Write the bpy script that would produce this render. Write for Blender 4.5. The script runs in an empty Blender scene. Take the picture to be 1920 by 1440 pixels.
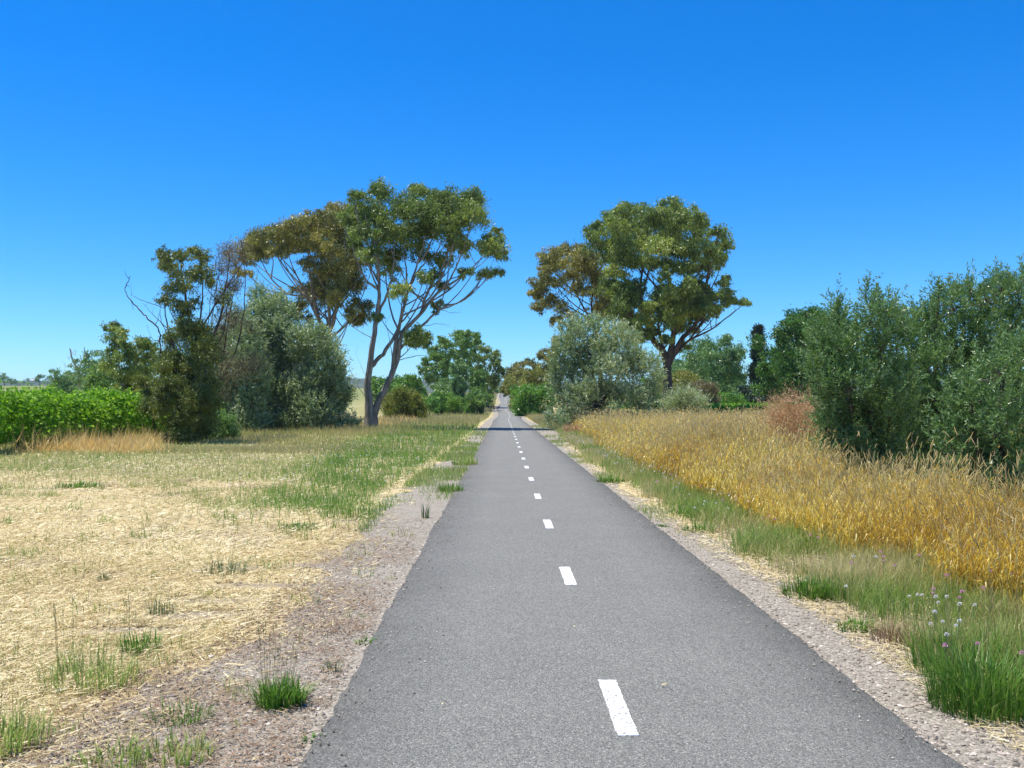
import bpy, math
import numpy as np

# ------------------------------------------------------------------ camera, sky, sun, exposure
scene = bpy.context.scene
COL = scene.collection
F, CX, CY, EYE = 1800.0, 943.0, 758.0, 1.677       # photo focal length (px), vanishing point, eye height
cam_d = bpy.data.cameras.new('camera')
cam = bpy.data.objects.new('camera', cam_d); COL.objects.link(cam)
cam_d.sensor_width = 36.0
cam_d.lens = F / 1920 * 36.0
cam_d.shift_x = (960 - CX) / 1920.0
cam_d.shift_y = (CY - 720) / 1920.0
cam_d.clip_start = 0.05; cam_d.clip_end = 20000
cam.location = (0, 0, EYE); cam.rotation_euler = (math.radians(90), 0, 0)
scene.camera = cam

world = bpy.data.worlds.new('World'); scene.world = world
world.use_nodes = True
wn, wl = world.node_tree.nodes, world.node_tree.links
wn.clear()
sky = wn.new('ShaderNodeTexSky'); sky.sky_type = 'NISHITA'; sky.sun_disc = False
sky.sun_elevation = math.radians(73); sky.sun_rotation = math.radians(277)
sky.altitude = 200; sky.air_density = 1.0; sky.dust_density = 0.0; sky.ozone_density = 10.0
hsv = wn.new('ShaderNodeHueSaturation')
hsv.inputs['Saturation'].default_value = 1.3
hsv.inputs['Value'].default_value = 1.0
bg = wn.new('ShaderNodeBackground'); bg.inputs['Strength'].default_value = 0.118
wo = wn.new('ShaderNodeOutputWorld')
wl.new(sky.outputs[0], hsv.inputs['Color']); wb = wn.new('ShaderNodeMix'); wb.data_type = 'RGBA'; wb.blend_type = 'MULTIPLY'; wb.inputs['Factor'].default_value = 1.0; wb.inputs['B'].default_value = (.66, .92, 1.06, 1)   # the camera's cool white balance, the same all over the sky
wl.new(hsv.outputs[0], wb.inputs['A']); wl.new(wb.outputs['Result'], bg.inputs['Color']); wl.new(bg.outputs[0], wo.inputs['Surface'])

sun_d = bpy.data.lights.new('sun', 'SUN'); sun_d.energy = 4.6; sun_d.angle = math.radians(0.5); sun_d.color = (1.0, 0.95, 0.86)
sun = bpy.data.objects.new('sun', sun_d); COL.objects.link(sun)
from mathutils import Vector
sun.rotation_euler = Vector((0.285, -0.03, -0.956)).to_track_quat('-Z', 'Y').to_euler()
sun.location = (-20, 5, 60)

scene.view_settings.view_transform = 'Standard'; scene.view_settings.look = 'None'
scene.view_settings.exposure = 0.62; scene.view_settings.gamma = 1.0
scene.view_settings.use_curve_mapping = False
scene.cycles.max_bounces = 6; scene.cycles.diffuse_bounces = 3; scene.cycles.glossy_bounces = 2
scene.cycles.transmission_bounces = 4; scene.cycles.transparent_max_bounces = 4
scene.cycles.sample_clamp_indirect = 6.0
scene.cycles.use_denoising = True
scene.render.use_persistent_data = False

# ------------------------------------------------------------------ helpers
RNG = np.random.default_rng(7)

def sstep(a, b, x):
    t = np.clip((np.asarray(x, float) - a) / (b - a), 0, 1); return t * t * (3 - 2 * t)

_grids = {}
def vnoise(x, y, scale=1.0, seed=0, octaves=3):
    x = np.asarray(x, float) * scale; y = np.asarray(y, float) * scale
    out = np.zeros(np.broadcast(x, y).shape); amp, tot = 1.0, 0.0
    for o in range(octaves):
        k = (seed, o)
        if k not in _grids: _grids[k] = np.random.default_rng(seed * 97 + o + 1).random((256, 256))
        g = _grids[k]
        xi = np.floor(x).astype(int); yi = np.floor(y).astype(int)
        fx = x - xi; fy = y - yi; fx = fx * fx * (3 - 2 * fx); fy = fy * fy * (3 - 2 * fy)
        a = g[xi % 256, yi % 256]; b = g[(xi + 1) % 256, yi % 256]; c = g[xi % 256, (yi + 1) % 256]; d = g[(xi + 1) % 256, (yi + 1) % 256]
        out += amp * ((a * (1 - fx) + b * fx) * (1 - fy) + (c * (1 - fx) + d * fx) * fy)
        tot += amp; amp *= 0.5; x = x * 2.03 + 17.3; y = y * 2.03 + 9.1
    return out / tot

_py = np.array([-6000, 0, 112, 138, 180, 235, 318, 345, 420, 600, 1000, 1500, 9000], float)
_pz = np.array([0, 0, 0, 0.14, 0.75, 1.94, 5.28, 5.75, 4.4, 4, 4, 4, 4], float)
_dy = np.linspace(-200, 1400, 1601)
_dz = np.convolve(np.pad(np.interp(_dy, _py, _pz), 12, mode='edge'), np.ones(25) / 25, mode='valid')
def prof(Y): return np.interp(Y, _dy, _dz)
def path_cx(Y): return 0.585 + 0.28 * np.sin(np.asarray(Y, float) / 17.0) * sstep(80, 120, Y)
def gz(X, Y):
    X = np.asarray(X, float); Y = np.asarray(Y, float)
    z = prof(Y) + 3.6 * sstep(20, 70, -X) * sstep(170, 420, Y)
    away = sstep(1.7, 4.0, np.abs(X - path_cx(Y)))
    z = z + away * 0.12 * (vnoise(X, Y, 0.35, 3, 2) - 0.5)
    z = z + 0.16 * sstep(3.2, 5.5, X) * sstep(60, 30, Y)
    return z

def W(x, y, d): return np.array([(x - CX) / F * d, d, EYE - (y - CY) / F * d])
def ground_from_px(x, y, h=0.0):
    d = (EYE - h) * F / (y - CY)
    for _ in range(6):
        X = (x - CX) / F * d; d = (EYE - h - float(gz(X, d))) * F / (y - CY)
    return (x - CX) / F * d, d

class MB:
    """collects quads and triangles, builds ONE mesh object"""
    def __init__(s): s.v = []; s.q = []; s.t = []; s.tint = []; s.hh = []; s.n = 0
    def add(s, v, quads=None, tris=None, tint=0.5, hh=0.0):
        v = np.asarray(v, float).reshape(-1, 3); m = len(v)
        if quads is not None and len(quads): s.q.append(np.asarray(quads, np.int64).reshape(-1, 4) + s.n)
        if tris is not None and len(tris): s.t.append(np.asarray(tris, np.int64).reshape(-1, 3) + s.n)
        s.tint.append(np.broadcast_to(np.asarray(tint, float), (m,)).copy())
        s.hh.append(np.broadcast_to(np.asarray(hh, float), (m,)).copy())
        s.v.append(v); s.n += m
    def cards(s, V4, tint):
        """V4: (N,4,3) leaf quads, tint (N,)"""
        N = len(V4)
        if N == 0: return
        s.add(V4.reshape(-1, 3), quads=np.arange(N * 4).reshape(N, 4), tint=np.repeat(tint, 4), hh=np.tile([0, .5, 1, .5], N))
    def tri_cards(s, V3, tint):
        N = len(V3)
        if N == 0: return
        s.add(V3.reshape(-1, 3), tris=np.arange(N * 3).reshape(N, 3), tint=np.repeat(tint, 3), hh=np.tile([0, .3, 1], N))
    def strips(s, base, mid, tip, side, tint, wm=0.8):
        """grass blades: 5 verts, one quad + one triangle"""
        N = len(base)
        V = np.stack([base - side, base + side, mid + side * wm, mid - side * wm, tip], 1)
        i = np.arange(N)[:, None] * 5
        s.add(V.reshape(-1, 3), quads=i + np.array([[0, 1, 2, 3]]), tris=i + np.array([[3, 2, 4]]), tint=np.repeat(tint, 5), hh=np.tile([0, 0, .5, .5, 1], N))
    def tube(s, pts, rad, sides=5, tint=0.5):
        pts = np.asarray(pts, float); n = len(pts); rad = np.broadcast_to(np.asarray(rad, float), (n,))
        d = np.gradient(pts, axis=0); d /= np.linalg.norm(d, axis=1, keepdims=True) + 1e-9
        ref = np.where(np.abs(d[:, 2:3]) > 0.9, np.array([[1., 0, 0]]), np.array([[0, 0, 1.]]))
        ref = np.broadcast_to(ref[n // 2], d.shape)
        a = np.cross(d, ref); a /= np.linalg.norm(a, axis=1, keepdims=True) + 1e-9
        b = np.cross(d, a)
        th = np.linspace(0, 2 * np.pi, sides, endpoint=False)
        V = pts[:, None] + rad[:, None, None] * (np.cos(th)[None, :, None] * a[:, None] + np.sin(th)[None, :, None] * b[:, None])
        i = np.arange(n - 1)[:, None] * sides; k = np.arange(sides)[None]; k2 = (k + 1) % sides
        q = np.stack([i + k, i + k2, i + sides + k2, i + sides + k], -1).reshape(-1, 4)
        s.add(V.reshape(-1, 3), quads=q, tint=tint, hh=np.repeat(np.linspace(0, 1, n), sides))
    def box(s, c, sx, sy, sz, rz=0.0, tint=0.5):
        x = np.array([[-1, -1, -1], [1, -1, -1], [1, 1, -1], [-1, 1, -1], [-1, -1, 1], [1, -1, 1], [1, 1, 1], [-1, 1, 1]], float) * np.array([sx, sy, sz]) / 2
        R = np.array([[math.cos(rz), -math.sin(rz), 0], [math.sin(rz), math.cos(rz), 0], [0, 0, 1]])
        s.add(x @ R.T + np.asarray(c), quads=[[0, 3, 2, 1], [4, 5, 6, 7], [0, 1, 5, 4], [1, 2, 6, 5], [2, 3, 7, 6], [3, 0, 4, 7]], tint=tint)
    def mesh(s, name, mat, smooth=False, origin=(0, 0, 0)):
        me = bpy.data.meshes.new(name)
        v = np.concatenate(s.v) - np.asarray(origin)
        q = np.concatenate(s.q) if s.q else np.zeros((0, 4), np.int64)
        t = np.concatenate(s.t) if s.t else np.zeros((0, 3), np.int64)
        me.vertices.add(len(v)); me.vertices.foreach_set('co', v.astype(np.float32).ravel())
        loops = np.concatenate([q.ravel(), t.ravel()]).astype(np.int32)
        me.loops.add(len(loops)); me.loops.foreach_set('vertex_index', loops)
        tot = np.concatenate([np.full(len(q), 4), np.full(len(t), 3)]).astype(np.int32)
        me.polygons.add(len(tot)); me.polygons.foreach_set('loop_start', (np.cumsum(tot) - tot).astype(np.int32)); me.polygons.foreach_set('loop_total', tot)
        me.polygons.foreach_set('use_smooth', np.full(len(tot), smooth))
        at = me.attributes.new('tint', 'FLOAT', 'POINT'); at.data.foreach_set('value', np.concatenate(s.tint).astype(np.float32))
        at = me.attributes.new('along', 'FLOAT', 'POINT'); at.data.foreach_set('value', np.concatenate(s.hh).astype(np.float32))
        me.materials.append(mat); me.update(calc_edges=True); me.validate()
        global TRIS; TRIS += 2 * len(q) + len(t)
        return me
    def build(s, name, mat, parent=None, smooth=False, loc=None):
        org = loc if loc is not None else (tuple(parent.location) if parent is not None else (0, 0, 0))
        if parent is not None and parent.parent is not None: org = tuple(np.array(parent.parent.location) + np.array(parent.location))
        o = bpy.data.objects.new(name, s.mesh(name, mat, smooth, org)); COL.objects.link(o)
        if parent is not None: o.parent = parent
        elif loc is not None: o.location = loc
        return o
TRIS = 0

def tag(o, label=None, cat=None, group=None, kind=None):
    for k, v in (('label', label), ('category', cat), ('group', group), ('kind', kind)):
        if v: o[k] = v
    return o
def thing(name, label, cat, loc, group=None, rz=0):
    o = bpy.data.objects.new(name, None); COL.objects.link(o); o.location = loc; o.rotation_euler = (0, 0, rz)
    o.empty_display_size = 0.2
    return tag(o, label, cat, group)
def copy_tree(o, parent=None):
    c = o.copy(); COL.objects.link(c)
    if parent is not None: c.parent = parent
    for ch in list(o.children): copy_tree(ch, c)
    return c

# ------------------------------------------------------------------ materials
def new_mat(name):
    m = bpy.data.materials.new(name); m.use_nodes = True
    nt = m.node_tree; nt.nodes.clear()
    return m, nt.nodes, nt.links
def ramp(n, cols, pos=None, interp='LINEAR'):
    r = n.new('ShaderNodeValToRGB'); e = r.color_ramp.elements; r.color_ramp.interpolation = interp
    k = len(cols); pos = pos or [i / (k - 1) for i in range(k)]
    while len(e) < k: e.new(0.5)
    for i in range(k): e[i].position = pos[i]; e[i].color = (*cols[i], 1)
    return r
def attr(n, name):
    a = n.new('ShaderNodeAttribute'); a.attribute_name = name; return a
def leaf_mat(name, cols, trans=0.3, rough=0.45, under=None, tcol=(1.45, 1.5, 0.75), spec=0.5, pos=None, gain=1.0):
    m, n, l = new_mat(name); cols = [tuple(min(.85, v * gain) for v in c_) for c_ in cols]
    r = ramp(n, cols, pos); l.new(attr(n, 'tint').outputs['Fac'], r.inputs[0])
    col = r.outputs[0]
    if under:
        g = n.new('ShaderNodeNewGeometry'); mx = n.new('ShaderNodeMix'); mx.data_type = 'RGBA'
        l.new(g.outputs['Backfacing'], mx.inputs['Factor']); l.new(col, mx.inputs['A']); mx.inputs['B'].default_value = (*under, 1); col = mx.outputs['Result']
    p = n.new('ShaderNodeBsdfPrincipled'); l.new(col, p.inputs['Base Color']); p.inputs['Roughness'].default_value = rough
    p.inputs['Specular IOR Level'].default_value = spec
    o = n.new('ShaderNodeOutputMaterial')
    if trans > 0:
        mu = n.new('ShaderNodeMix'); mu.data_type = 'RGBA'; mu.blend_type = 'MULTIPLY'; mu.inputs['Factor'].default_value = 1
        l.new(r.outputs[0], mu.inputs['A']); mu.inputs['B'].default_value = (*tcol, 1)
        t = n.new('ShaderNodeBsdfTranslucent'); l.new(mu.outputs['Result'], t.inputs['Color'])
        ms = n.new('ShaderNodeMixShader'); ms.inputs[0].default_value = trans
        l.new(p.outputs[0], ms.inputs[1]); l.new(t.outputs[0], ms.inputs[2]); l.new(ms.outputs[0], o.inputs['Surface'])
    else: l.new(p.outputs[0], o.inputs['Surface'])
    return m
def blade_mat(name, low, high, trans=0.3, rough=0.5, pos=None, spec=0.4):
    """grass: colour from the blade's own tint, with other colours towards its tip"""
    m, n, l = new_mat(name)
    ti = attr(n, 'tint').outputs['Fac']
    r1 = ramp(n, low, pos); r2 = ramp(n, high, pos); l.new(ti, r1.inputs[0]); l.new(ti, r2.inputs[0])
    mx = n.new('ShaderNodeMix'); mx.data_type = 'RGBA'
    l.new(attr(n, 'along').outputs['Fac'], mx.inputs['Factor']); l.new(r1.outputs[0], mx.inputs['A']); l.new(r2.outputs[0], mx.inputs['B'])
    p = n.new('ShaderNodeBsdfPrincipled'); l.new(mx.outputs['Result'], p.inputs['Base Color']); p.inputs['Roughness'].default_value = rough
    p.inputs['Specular IOR Level'].default_value = spec
    t = n.new('ShaderNodeBsdfTranslucent'); l.new(mx.outputs['Result'], t.inputs['Color'])
    ms = n.new('ShaderNodeMixShader'); ms.inputs[0].default_value = trans
    o = n.new('ShaderNodeOutputMaterial')
    l.new(p.outputs[0], ms.inputs[1]); l.new(t.outputs[0], ms.inputs[2]); l.new(ms.outputs[0], o.inputs['Surface'])
    return m
def bark_mat(name, cols, scale=6.0, stretch=0.15, bump=0.5):
    m, n, l = new_mat(name)
    g = n.new('ShaderNodeNewGeometry'); mp = n.new('ShaderNodeMapping'); mp.inputs['Scale'].default_value = (1, 1, stretch)
    l.new(g.outputs['Position'], mp.inputs[0])
    nz = n.new('ShaderNodeTexNoise'); nz.inputs['Scale'].default_value = scale; nz.inputs['Detail'].default_value = 6; nz.inputs['Roughness'].default_value = .65
    l.new(mp.outputs[0], nz.inputs['Vector'])
    r = ramp(n, cols, [0.28] + [0.28 + (0.44) * (i + 1) / (len(cols) - 1) for i in range(len(cols) - 1)]); l.new(nz.outputs['Fac'], r.inputs[0])
    p = n.new('ShaderNodeBsdfPrincipled'); l.new(r.outputs[0], p.inputs['Base Color']); p.inputs['Roughness'].default_value = .85
    b = n.new('ShaderNodeBump'); b.inputs['Strength'].default_value = bump; b.inputs['Distance'].default_value = 0.05; l.new(nz.outputs['Fac'], b.inputs['Height']); l.new(b.outputs[0], p.inputs['Normal'])
    o = n.new('ShaderNodeOutputMaterial'); l.new(p.outputs[0], o.inputs['Surface'])
    return m

M_euc = leaf_mat('eucalypt_leaf', [(.03, .054, .015), (.075, .115, .028), (.15, .195, .05), (.28, .3, .085)], .3, .42, spec=.4, gain=1.6)
M_euc_bronze = leaf_mat('bronze_eucalypt_leaf', [(.04, .052, .016), (.095, .1, .026), (.175, .16, .042), (.28, .25, .07)], .3, .42, gain=1.65)
M_euc_grey = leaf_mat('grey_eucalypt_leaf', [(.05, .1, .032), (.08, .15, .048), (.12, .2, .07), (.19, .26, .11)], .28, .4, gain=1.5)
M_euc_deep = leaf_mat('deep_green_eucalypt_leaf', [(.05, .105, .02), (.08, .155, .03), (.12, .2, .04), (.18, .25, .06)], .3, .4, gain=1.4)
M_olive = leaf_mat('olive_leaf', [(.05, .08, .032), (.085, .12, .05), (.15, .19, .1), (.4, .43, .32)], .2, .36, under=(.24, .3, .16), spec=.3, gain=2.3)  # palest ramp step also paints the silver highlights on shoot tips
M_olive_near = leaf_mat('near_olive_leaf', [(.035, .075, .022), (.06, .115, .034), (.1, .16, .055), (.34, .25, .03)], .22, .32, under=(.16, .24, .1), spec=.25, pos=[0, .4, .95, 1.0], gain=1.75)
M_broad = leaf_mat('broad_green_leaf', [(.045, .11, .016), (.075, .17, .024), (.11, .22, .034), (.17, .28, .05)], .34, .4, gain=1.35)
M_bright = leaf_mat('bright_green_leaf', [(.07, .16, .02), (.11, .23, .028), (.16, .29, .04), (.22, .34, .06)], .35, .4)
M_yelgreen = leaf_mat('yellow_green_leaf', [(.08, .105, .018), (.13, .145, .022), (.18, .18, .03), (.23, .21, .04)], .28, .4, gain=1.4)
M_brush = leaf_mat('olive_brown_leaf', [(.09, .12, .02), (.13, .16, .026), (.19, .21, .035), (.26, .26, .05)], .3, .5)
M_ragged = leaf_mat('ragged_leaf', [(.05, .075, .02), (.09, .125, .026), (.15, .18, .036), (.27, .29, .06)], .3, .45, gain=1.1)
M_dome = leaf_mat('dome_tree_leaf', [(.03, .085, .014), (.055, .14, .02), (.09, .2, .032), (.15, .27, .045)], .32, .4)
M_drybrown = leaf_mat('dry_brown_leaf', [(.13, .105, .055), (.18, .145, .075), (.22, .18, .09), (.12, .14, .05)], .15, .6)
M_rust = leaf_mat('rust_dry_twig', [(.36, .2, .09), (.48, .28, .13), (.56, .36, .18), (.62, .46, .25)], .2, .6, tcol=(1, 1, 1))
M_pine = leaf_mat('conifer_needle', [(.012, .03, .016), (.02, .045, .024), (.03, .06, .03), (.045, .08, .04)], .1, .5)
M_vine = leaf_mat('vine_leaf', [(.07, .17, .012), (.11, .25, .018), (.18, .34, .03), (.27, .42, .06)], .42, .55, spec=.2, gain=1.15)
M_bark = bark_mat('eucalypt_bark', [(.06, .052, .042), (.16, .138, .112), (.29, .257, .22), (.46, .42, .36)])
M_bark_dark = bark_mat('dark_bark', [(.03, .022, .017), (.07, .052, .04), (.13, .1, .08)])
M_bark_pale = bark_mat('dead_grey_wood', [(.22, .19, .17), (.38, .35, .32), (.5, .47, .44)])
M_wood = bark_mat('weathered_wood', [(.1, .06, .04), (.2, .13, .08), (.3, .21, .14)], 12)
M_post_yel = bark_mat('pale_timber', [(.3, .22, .07), (.42, .32, .1), (.5, .4, .16)], 12)

# ------------------------------------------------------------------ ground sheet
def lerp_pts(Y, pts): return np.interp(Y, [p[0] for p in pts], [p[1] for p in pts])
def gravel_left(Y): return lerp_pts(Y, [(3, -2.6), (4.4, -2.4), (5.5, -2.1), (6.8, -1.75), (8, -1.72), (15, -2.0), (40, -1.75), (120, -1.6), (400, -1.6)]) + path_cx(Y) - .585
def gravel_right(Y): return lerp_pts(Y, [(3, 2.75), (6, 2.68), (9, 2.66), (13, 2.5), (20, 2.42), (33, 2.5), (60, 3.2), (120, 2.6), (400, 2.5)]) + path_cx(Y) - .585
def gold_edge(Y): return lerp_pts(Y, [(4, 4.3), (7.4, 3.94), (12, 3.6), (17.5, 3.5), (33, 3.35), (50, 4.1), (72, 5.0), (100, 6)])
def w_green(X, Y):
    lo = lerp_pts(Y, [(8, -2.7), (12, -3.0), (13, -3.5), (16, -4.3), (32, -5.8), (60, -7.5), (110, -9)])
    hi = lerp_pts(Y, [(8, -2.7), (12, -2.7), (16, -2.45), (30, -2.0), (60, -1.9), (110, -1.9)])
    lo = lo + 1.6 * (vnoise(X, Y, .5, 26, 3) - .5); w = sstep(lo - .7, lo + .7, X) * sstep(hi + .25, hi - .25, X) * sstep(10.5, 18, Y + 7 * (vnoise(X, Y, .7, 25, 3) - .5)) * np.clip(1.9 * vnoise(X, Y, .8, 21, 3) - .1, 0, 1)
    n = vnoise(X, Y, .22, 22, 3)
    back = sstep(19, 27, Y + 8 * (n - .5)) * sstep(-2, -5, X) * (.45 + .5 * n)
    sp = sstep(.62, .72, vnoise(X, Y, .7, 23, 2)) * sstep(8, 14, Y) * .6
    return np.clip(np.maximum(np.maximum(w, back), sp) * (X < 0), 0, 1)
BARE = [(-2.75, 7.05, .55, .10), (-2.55, 7.55, .55, .13), (-2.4, 8.15, .5, .12), (-2.2, 8.8, .5, .14), (-2.6, 9.6, .45, .12), (-2.0, 9.9, .4, .15)]
def w_bare(X, Y):
    w = np.zeros(np.broadcast(X, Y).shape)
    for (bx, by, rx, ry) in BARE:
        w = np.maximum(w, sstep(1.3, .5, np.hypot((X - bx) / rx, (Y - by - .12 * (X - bx)) / ry) + .5 * (vnoise(X, Y, 5, 31, 2) - .5)))
    return w

xs = np.unique(np.concatenate([np.linspace(-8, 8, 161), -8 - np.cumsum(np.geomspace(.15, 700, 40)), 8 + np.cumsum(np.geomspace(.15, 700, 40))]))
ys = np.unique(np.concatenate([np.linspace(-4, 30, 200), 30 + np.cumsum(np.geomspace(.25, 12, 70)), np.linspace(360, 600, 25), np.geomspace(640, 9000, 18), [-20, -100, -600]]))
GX, GY = np.meshgrid(xs, ys, indexing='ij'); GZ = gz(GX, GY)
nx, ny = GX.shape
i = np.arange(nx - 1)[:, None] * ny + np.arange(ny - 1)[None]
gq = np.stack([i, i + ny, i + ny + 1, i + 1], -1).reshape(-1, 4)
b = MB(); b.add(np.stack([GX, GY, GZ], -1).reshape(-1, 3), quads=gq)

def nz_node(n, l, vec, scale, detail=4, rough=.6):
    z = n.new('ShaderNodeTexNoise'); z.inputs['Scale'].default_value = scale; z.inputs['Detail'].default_value = detail; z.inputs['Roughness'].default_value = rough
    l.new(vec, z.inputs['Vector']); return z.outputs['Fac']
def mixc(n, l, fac, a, bb):
    m = n.new('ShaderNodeMix'); m.data_type = 'RGBA'; l.new(fac, m.inputs['Factor'])
    for k, s in (('A', a), ('B', bb)):
        if isinstance(s, tuple): m.inputs[k].default_value = (*s, 1)
        else: l.new(s, m.inputs[k])
    return m.outputs['Result']
def math_n(n, l, op, a, b_=None):
    m = n.new('ShaderNodeMath'); m.operation = op
    for i_, s in enumerate((a, b_)):
        if s is None: continue
        if isinstance(s, (int, float)): m.inputs[i_].default_value = s
        else: l.new(s, m.inputs[i_])
    return m.outputs[0]

m, n, l = new_mat('dry_ground')
pos = n.new('ShaderNodeNewGeometry').outputs['Position']
straw_r = ramp(n, [(.34, .27, .14), (.54, .44, .23), (.65, .55, .32)], [.3, .5, .7]); l.new(nz_node(n, l, pos, 9, 6, .7), straw_r.inputs[0])
green_r = ramp(n, [(.1, .13, .035), (.2, .21, .07), (.34, .29, .12)], [.3, .5, .7]); l.new(nz_node(n, l, pos, 6, 6, .7), green_r.inputs[0])
soil_r = ramp(n, [(.14, .11, .085), (.26, .21, .165), (.36, .3, .24)], [.3, .5, .7]); l.new(nz_node(n, l, pos, 22, 6, .7), soil_r.inputs[0])
c = mixc(n, l, attr(n, 'w_green').outputs['Fac'], straw_r.outputs[0], green_r.outputs[0])
c = mixc(n, l, attr(n, 'w_soil').outputs['Fac'], c, soil_r.outputs[0])
field_r = ramp(n, [(.06, .1, .02), (.11, .17, .035), (.19, .22, .06)], [.3, .5, .7]); l.new(nz_node(n, l, pos, .6, 6, .7), field_r.inputs[0])
c = mixc(n, l, attr(n, 'w_field').outputs['Fac'], c, field_r.outputs[0])
p = n.new('ShaderNodeBsdfPrincipled'); l.new(c, p.inputs['Base Color']); p.inputs['Roughness'].default_value = .95; p.inputs['Specular IOR Level'].default_value = .15
bp = n.new('ShaderNodeBump'); bp.inputs['Strength'].default_value = .7; bp.inputs['Distance'].default_value = .04; l.new(nz_node(n, l, pos, 30, 5, .7), bp.inputs['Height']); l.new(bp.outputs[0], p.inputs['Normal'])
o = n.new('ShaderNodeOutputMaterial'); l.new(p.outputs[0], o.inputs['Surface'])
M_ground = m
ground = b.build('ground', M_ground, smooth=True); tag(ground, kind='structure')
def put_attr(me, name, val):
    a = me.attributes.new(name, 'FLOAT', 'POINT'); a.data.foreach_set('value', np.asarray(val, np.float32).ravel())
soil = np.maximum(w_bare(GX, GY), sstep(2.5, 2.9, GX) * sstep(7, 3.5, GX) * .85 * (GY < 90))
soil = np.maximum(soil, sstep(.55, .7, vnoise(GX, GY, 1.3, 41, 3)) * .5 * (GY < 40))
put_attr(ground.data, 'w_green', np.maximum(w_green(GX, GY), sstep(90, 140, GY) * .45)); put_attr(ground.data, 'w_soil', soil)
put_attr(ground.data, 'w_field', np.maximum(sstep(16, 22, GX), sstep(-30, -50, GX) * .75 * sstep(120, 200, GY)) * sstep(70, 130, GY) * (.75 + .25 * vnoise(GX, GY, .05, 44, 2)))

# gravel shoulders (sheets lying just above the ground, under the asphalt)
m, n, l = new_mat('pink_grey_gravel')
pos = n.new('ShaderNodeNewGeometry').outputs['Position']
v1 = n.new('ShaderNodeTexVoronoi'); v1.inputs['Scale'].default_value = 55; l.new(pos, v1.inputs['Vector'])
sp = n.new('ShaderNodeSeparateColor'); l.new(v1.outputs['Color'], sp.inputs[0])
r = ramp(n, [(.145, .128, .1), (.255, .225, .176), (.355, .308, .24), (.48, .43, .35)], [0, .35, .75, 1]); l.new(sp.outputs[0], r.inputs[0])
big = ramp(n, [(.27, .23, .165), (.32, .28, .21)], [.4, .6]); l.new(nz_node(n, l, pos, 1.6, 4), big.inputs[0])
mu = n.new('ShaderNodeMix'); mu.data_type = 'RGBA'; mu.inputs['Factor'].default_value = .35; l.new(r.outputs[0], mu.inputs['A']); l.new(big.outputs[0], mu.inputs['B'])
p = n.new('ShaderNodeBsdfPrincipled'); l.new(mu.outputs['Result'], p.inputs['Base Color']); p.inputs['Roughness'].default_value = .9
bp = n.new('ShaderNodeBump'); bp.inputs['Strength'].default_value = .9; bp.inputs['Distance'].default_value = .015; bp.invert = True; l.new(v1.outputs['Distance'], bp.inputs['Height']); l.new(bp.outputs[0], p.inputs['Normal'])
o = n.new('ShaderNodeOutputMaterial'); l.new(p.outputs[0], o.inputs['Surface'])
M_gravel = m
py = np.unique(np.concatenate([np.arange(-3, 30, .12), np.arange(30, 90, .5), np.arange(90, 420, 2.0)]))
def sheet(name, mat, xa, xb, k, dz):
    t = np.linspace(0, 1, k)[None]; X = xa[:, None] * (1 - t) + xb[:, None] * t; Y = np.repeat(py[:, None], k, 1)
    Z = gz(X, Y) + dz
    q = np.arange(len(py) - 1)[:, None] * k + np.arange(k - 1)[None]
    mb = MB(); mb.add(np.stack([X, Y, Z], -1).reshape(-1, 3), quads=np.stack([q, q + 1, q + k + 1, q + k], -1).reshape(-1, 4))
    return mb.build(name, mat, smooth=True)
cxs = path_cx(py)
jag = lambda s, a: a * (vnoise(py, py * 0 + s, 1.6, 50 + s, 4) - .5)
tag(sheet('gravel_shoulder', M_gravel, gravel_left(py) + jag(1, .7), cxs - 1.3, 14, .006), kind='structure')
tag(sheet('gravel_shoulder', M_gravel, cxs + 1.3, gravel_right(py) + jag(2, .5), 14, .006), kind='structure')

# asphalt path
m, n, l = new_mat('asphalt')
geo = n.new('ShaderNodeNewGeometry'); pos = geo.outputs['Position']
va = n.new('ShaderNodeTexVoronoi'); va.inputs['Scale'].default_value = 135; l.new(pos, va.inputs['Vector'])
sp = n.new('ShaderNodeSeparateColor'); l.new(va.outputs['Color'], sp.inputs[0])
r = ramp(n, [(.088, .086, .074), (.176, .171, .146), (.23, .223, .19), (.38, .365, .31)], [0, .45, .9, 1]); l.new(sp.outputs[1], r.inputs[0])
wear = ramp(n, [(.5, .5, .5), (.88, .88, .88), (1.12, 1.12, 1.12)], [.05, .5, .95])
sx = n.new('ShaderNodeSeparateXYZ'); l.new(pos, sx.inputs[0])
off = math_n(n, l, 'ABSOLUTE', math_n(n, l, 'SUBTRACT', sx.outputs[0], .585))
edge = math_n(n, l, 'MULTIPLY', math_n(n, l, 'SUBTRACT', 1.52, off), 1.5)
mot = nz_node(n, l, pos, .9, 5, .6)
fine = nz_node(n, l, pos, 14, 4, .6)
ws = math_n(n, l, 'ADD', math_n(n, l, 'MULTIPLY', math_n(n, l, 'MINIMUM', edge, 1.0), .55), math_n(n, l, 'MULTIPLY', mot, .55))
ws = math_n(n, l, 'ADD', ws, math_n(n, l, 'MULTIPLY', math_n(n, l, 'SUBTRACT', fine, .5), .35))
l.new(ws, wear.inputs[0])
mu = n.new('ShaderNodeMix'); mu.data_type = 'RGBA'; mu.blend_type = 'MULTIPLY'; mu.inputs['Factor'].default_value = 1; l.new(r.outputs[0], mu.inputs['A']); l.new(wear.outputs[0], mu.inputs['B'])
p = n.new('ShaderNodeBsdfPrincipled'); l.new(mu.outputs['Result'], p.inputs['Base Color']); p.inputs['Roughness'].default_value = .8; p.inputs['Specular IOR Level'].default_value = .35
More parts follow.
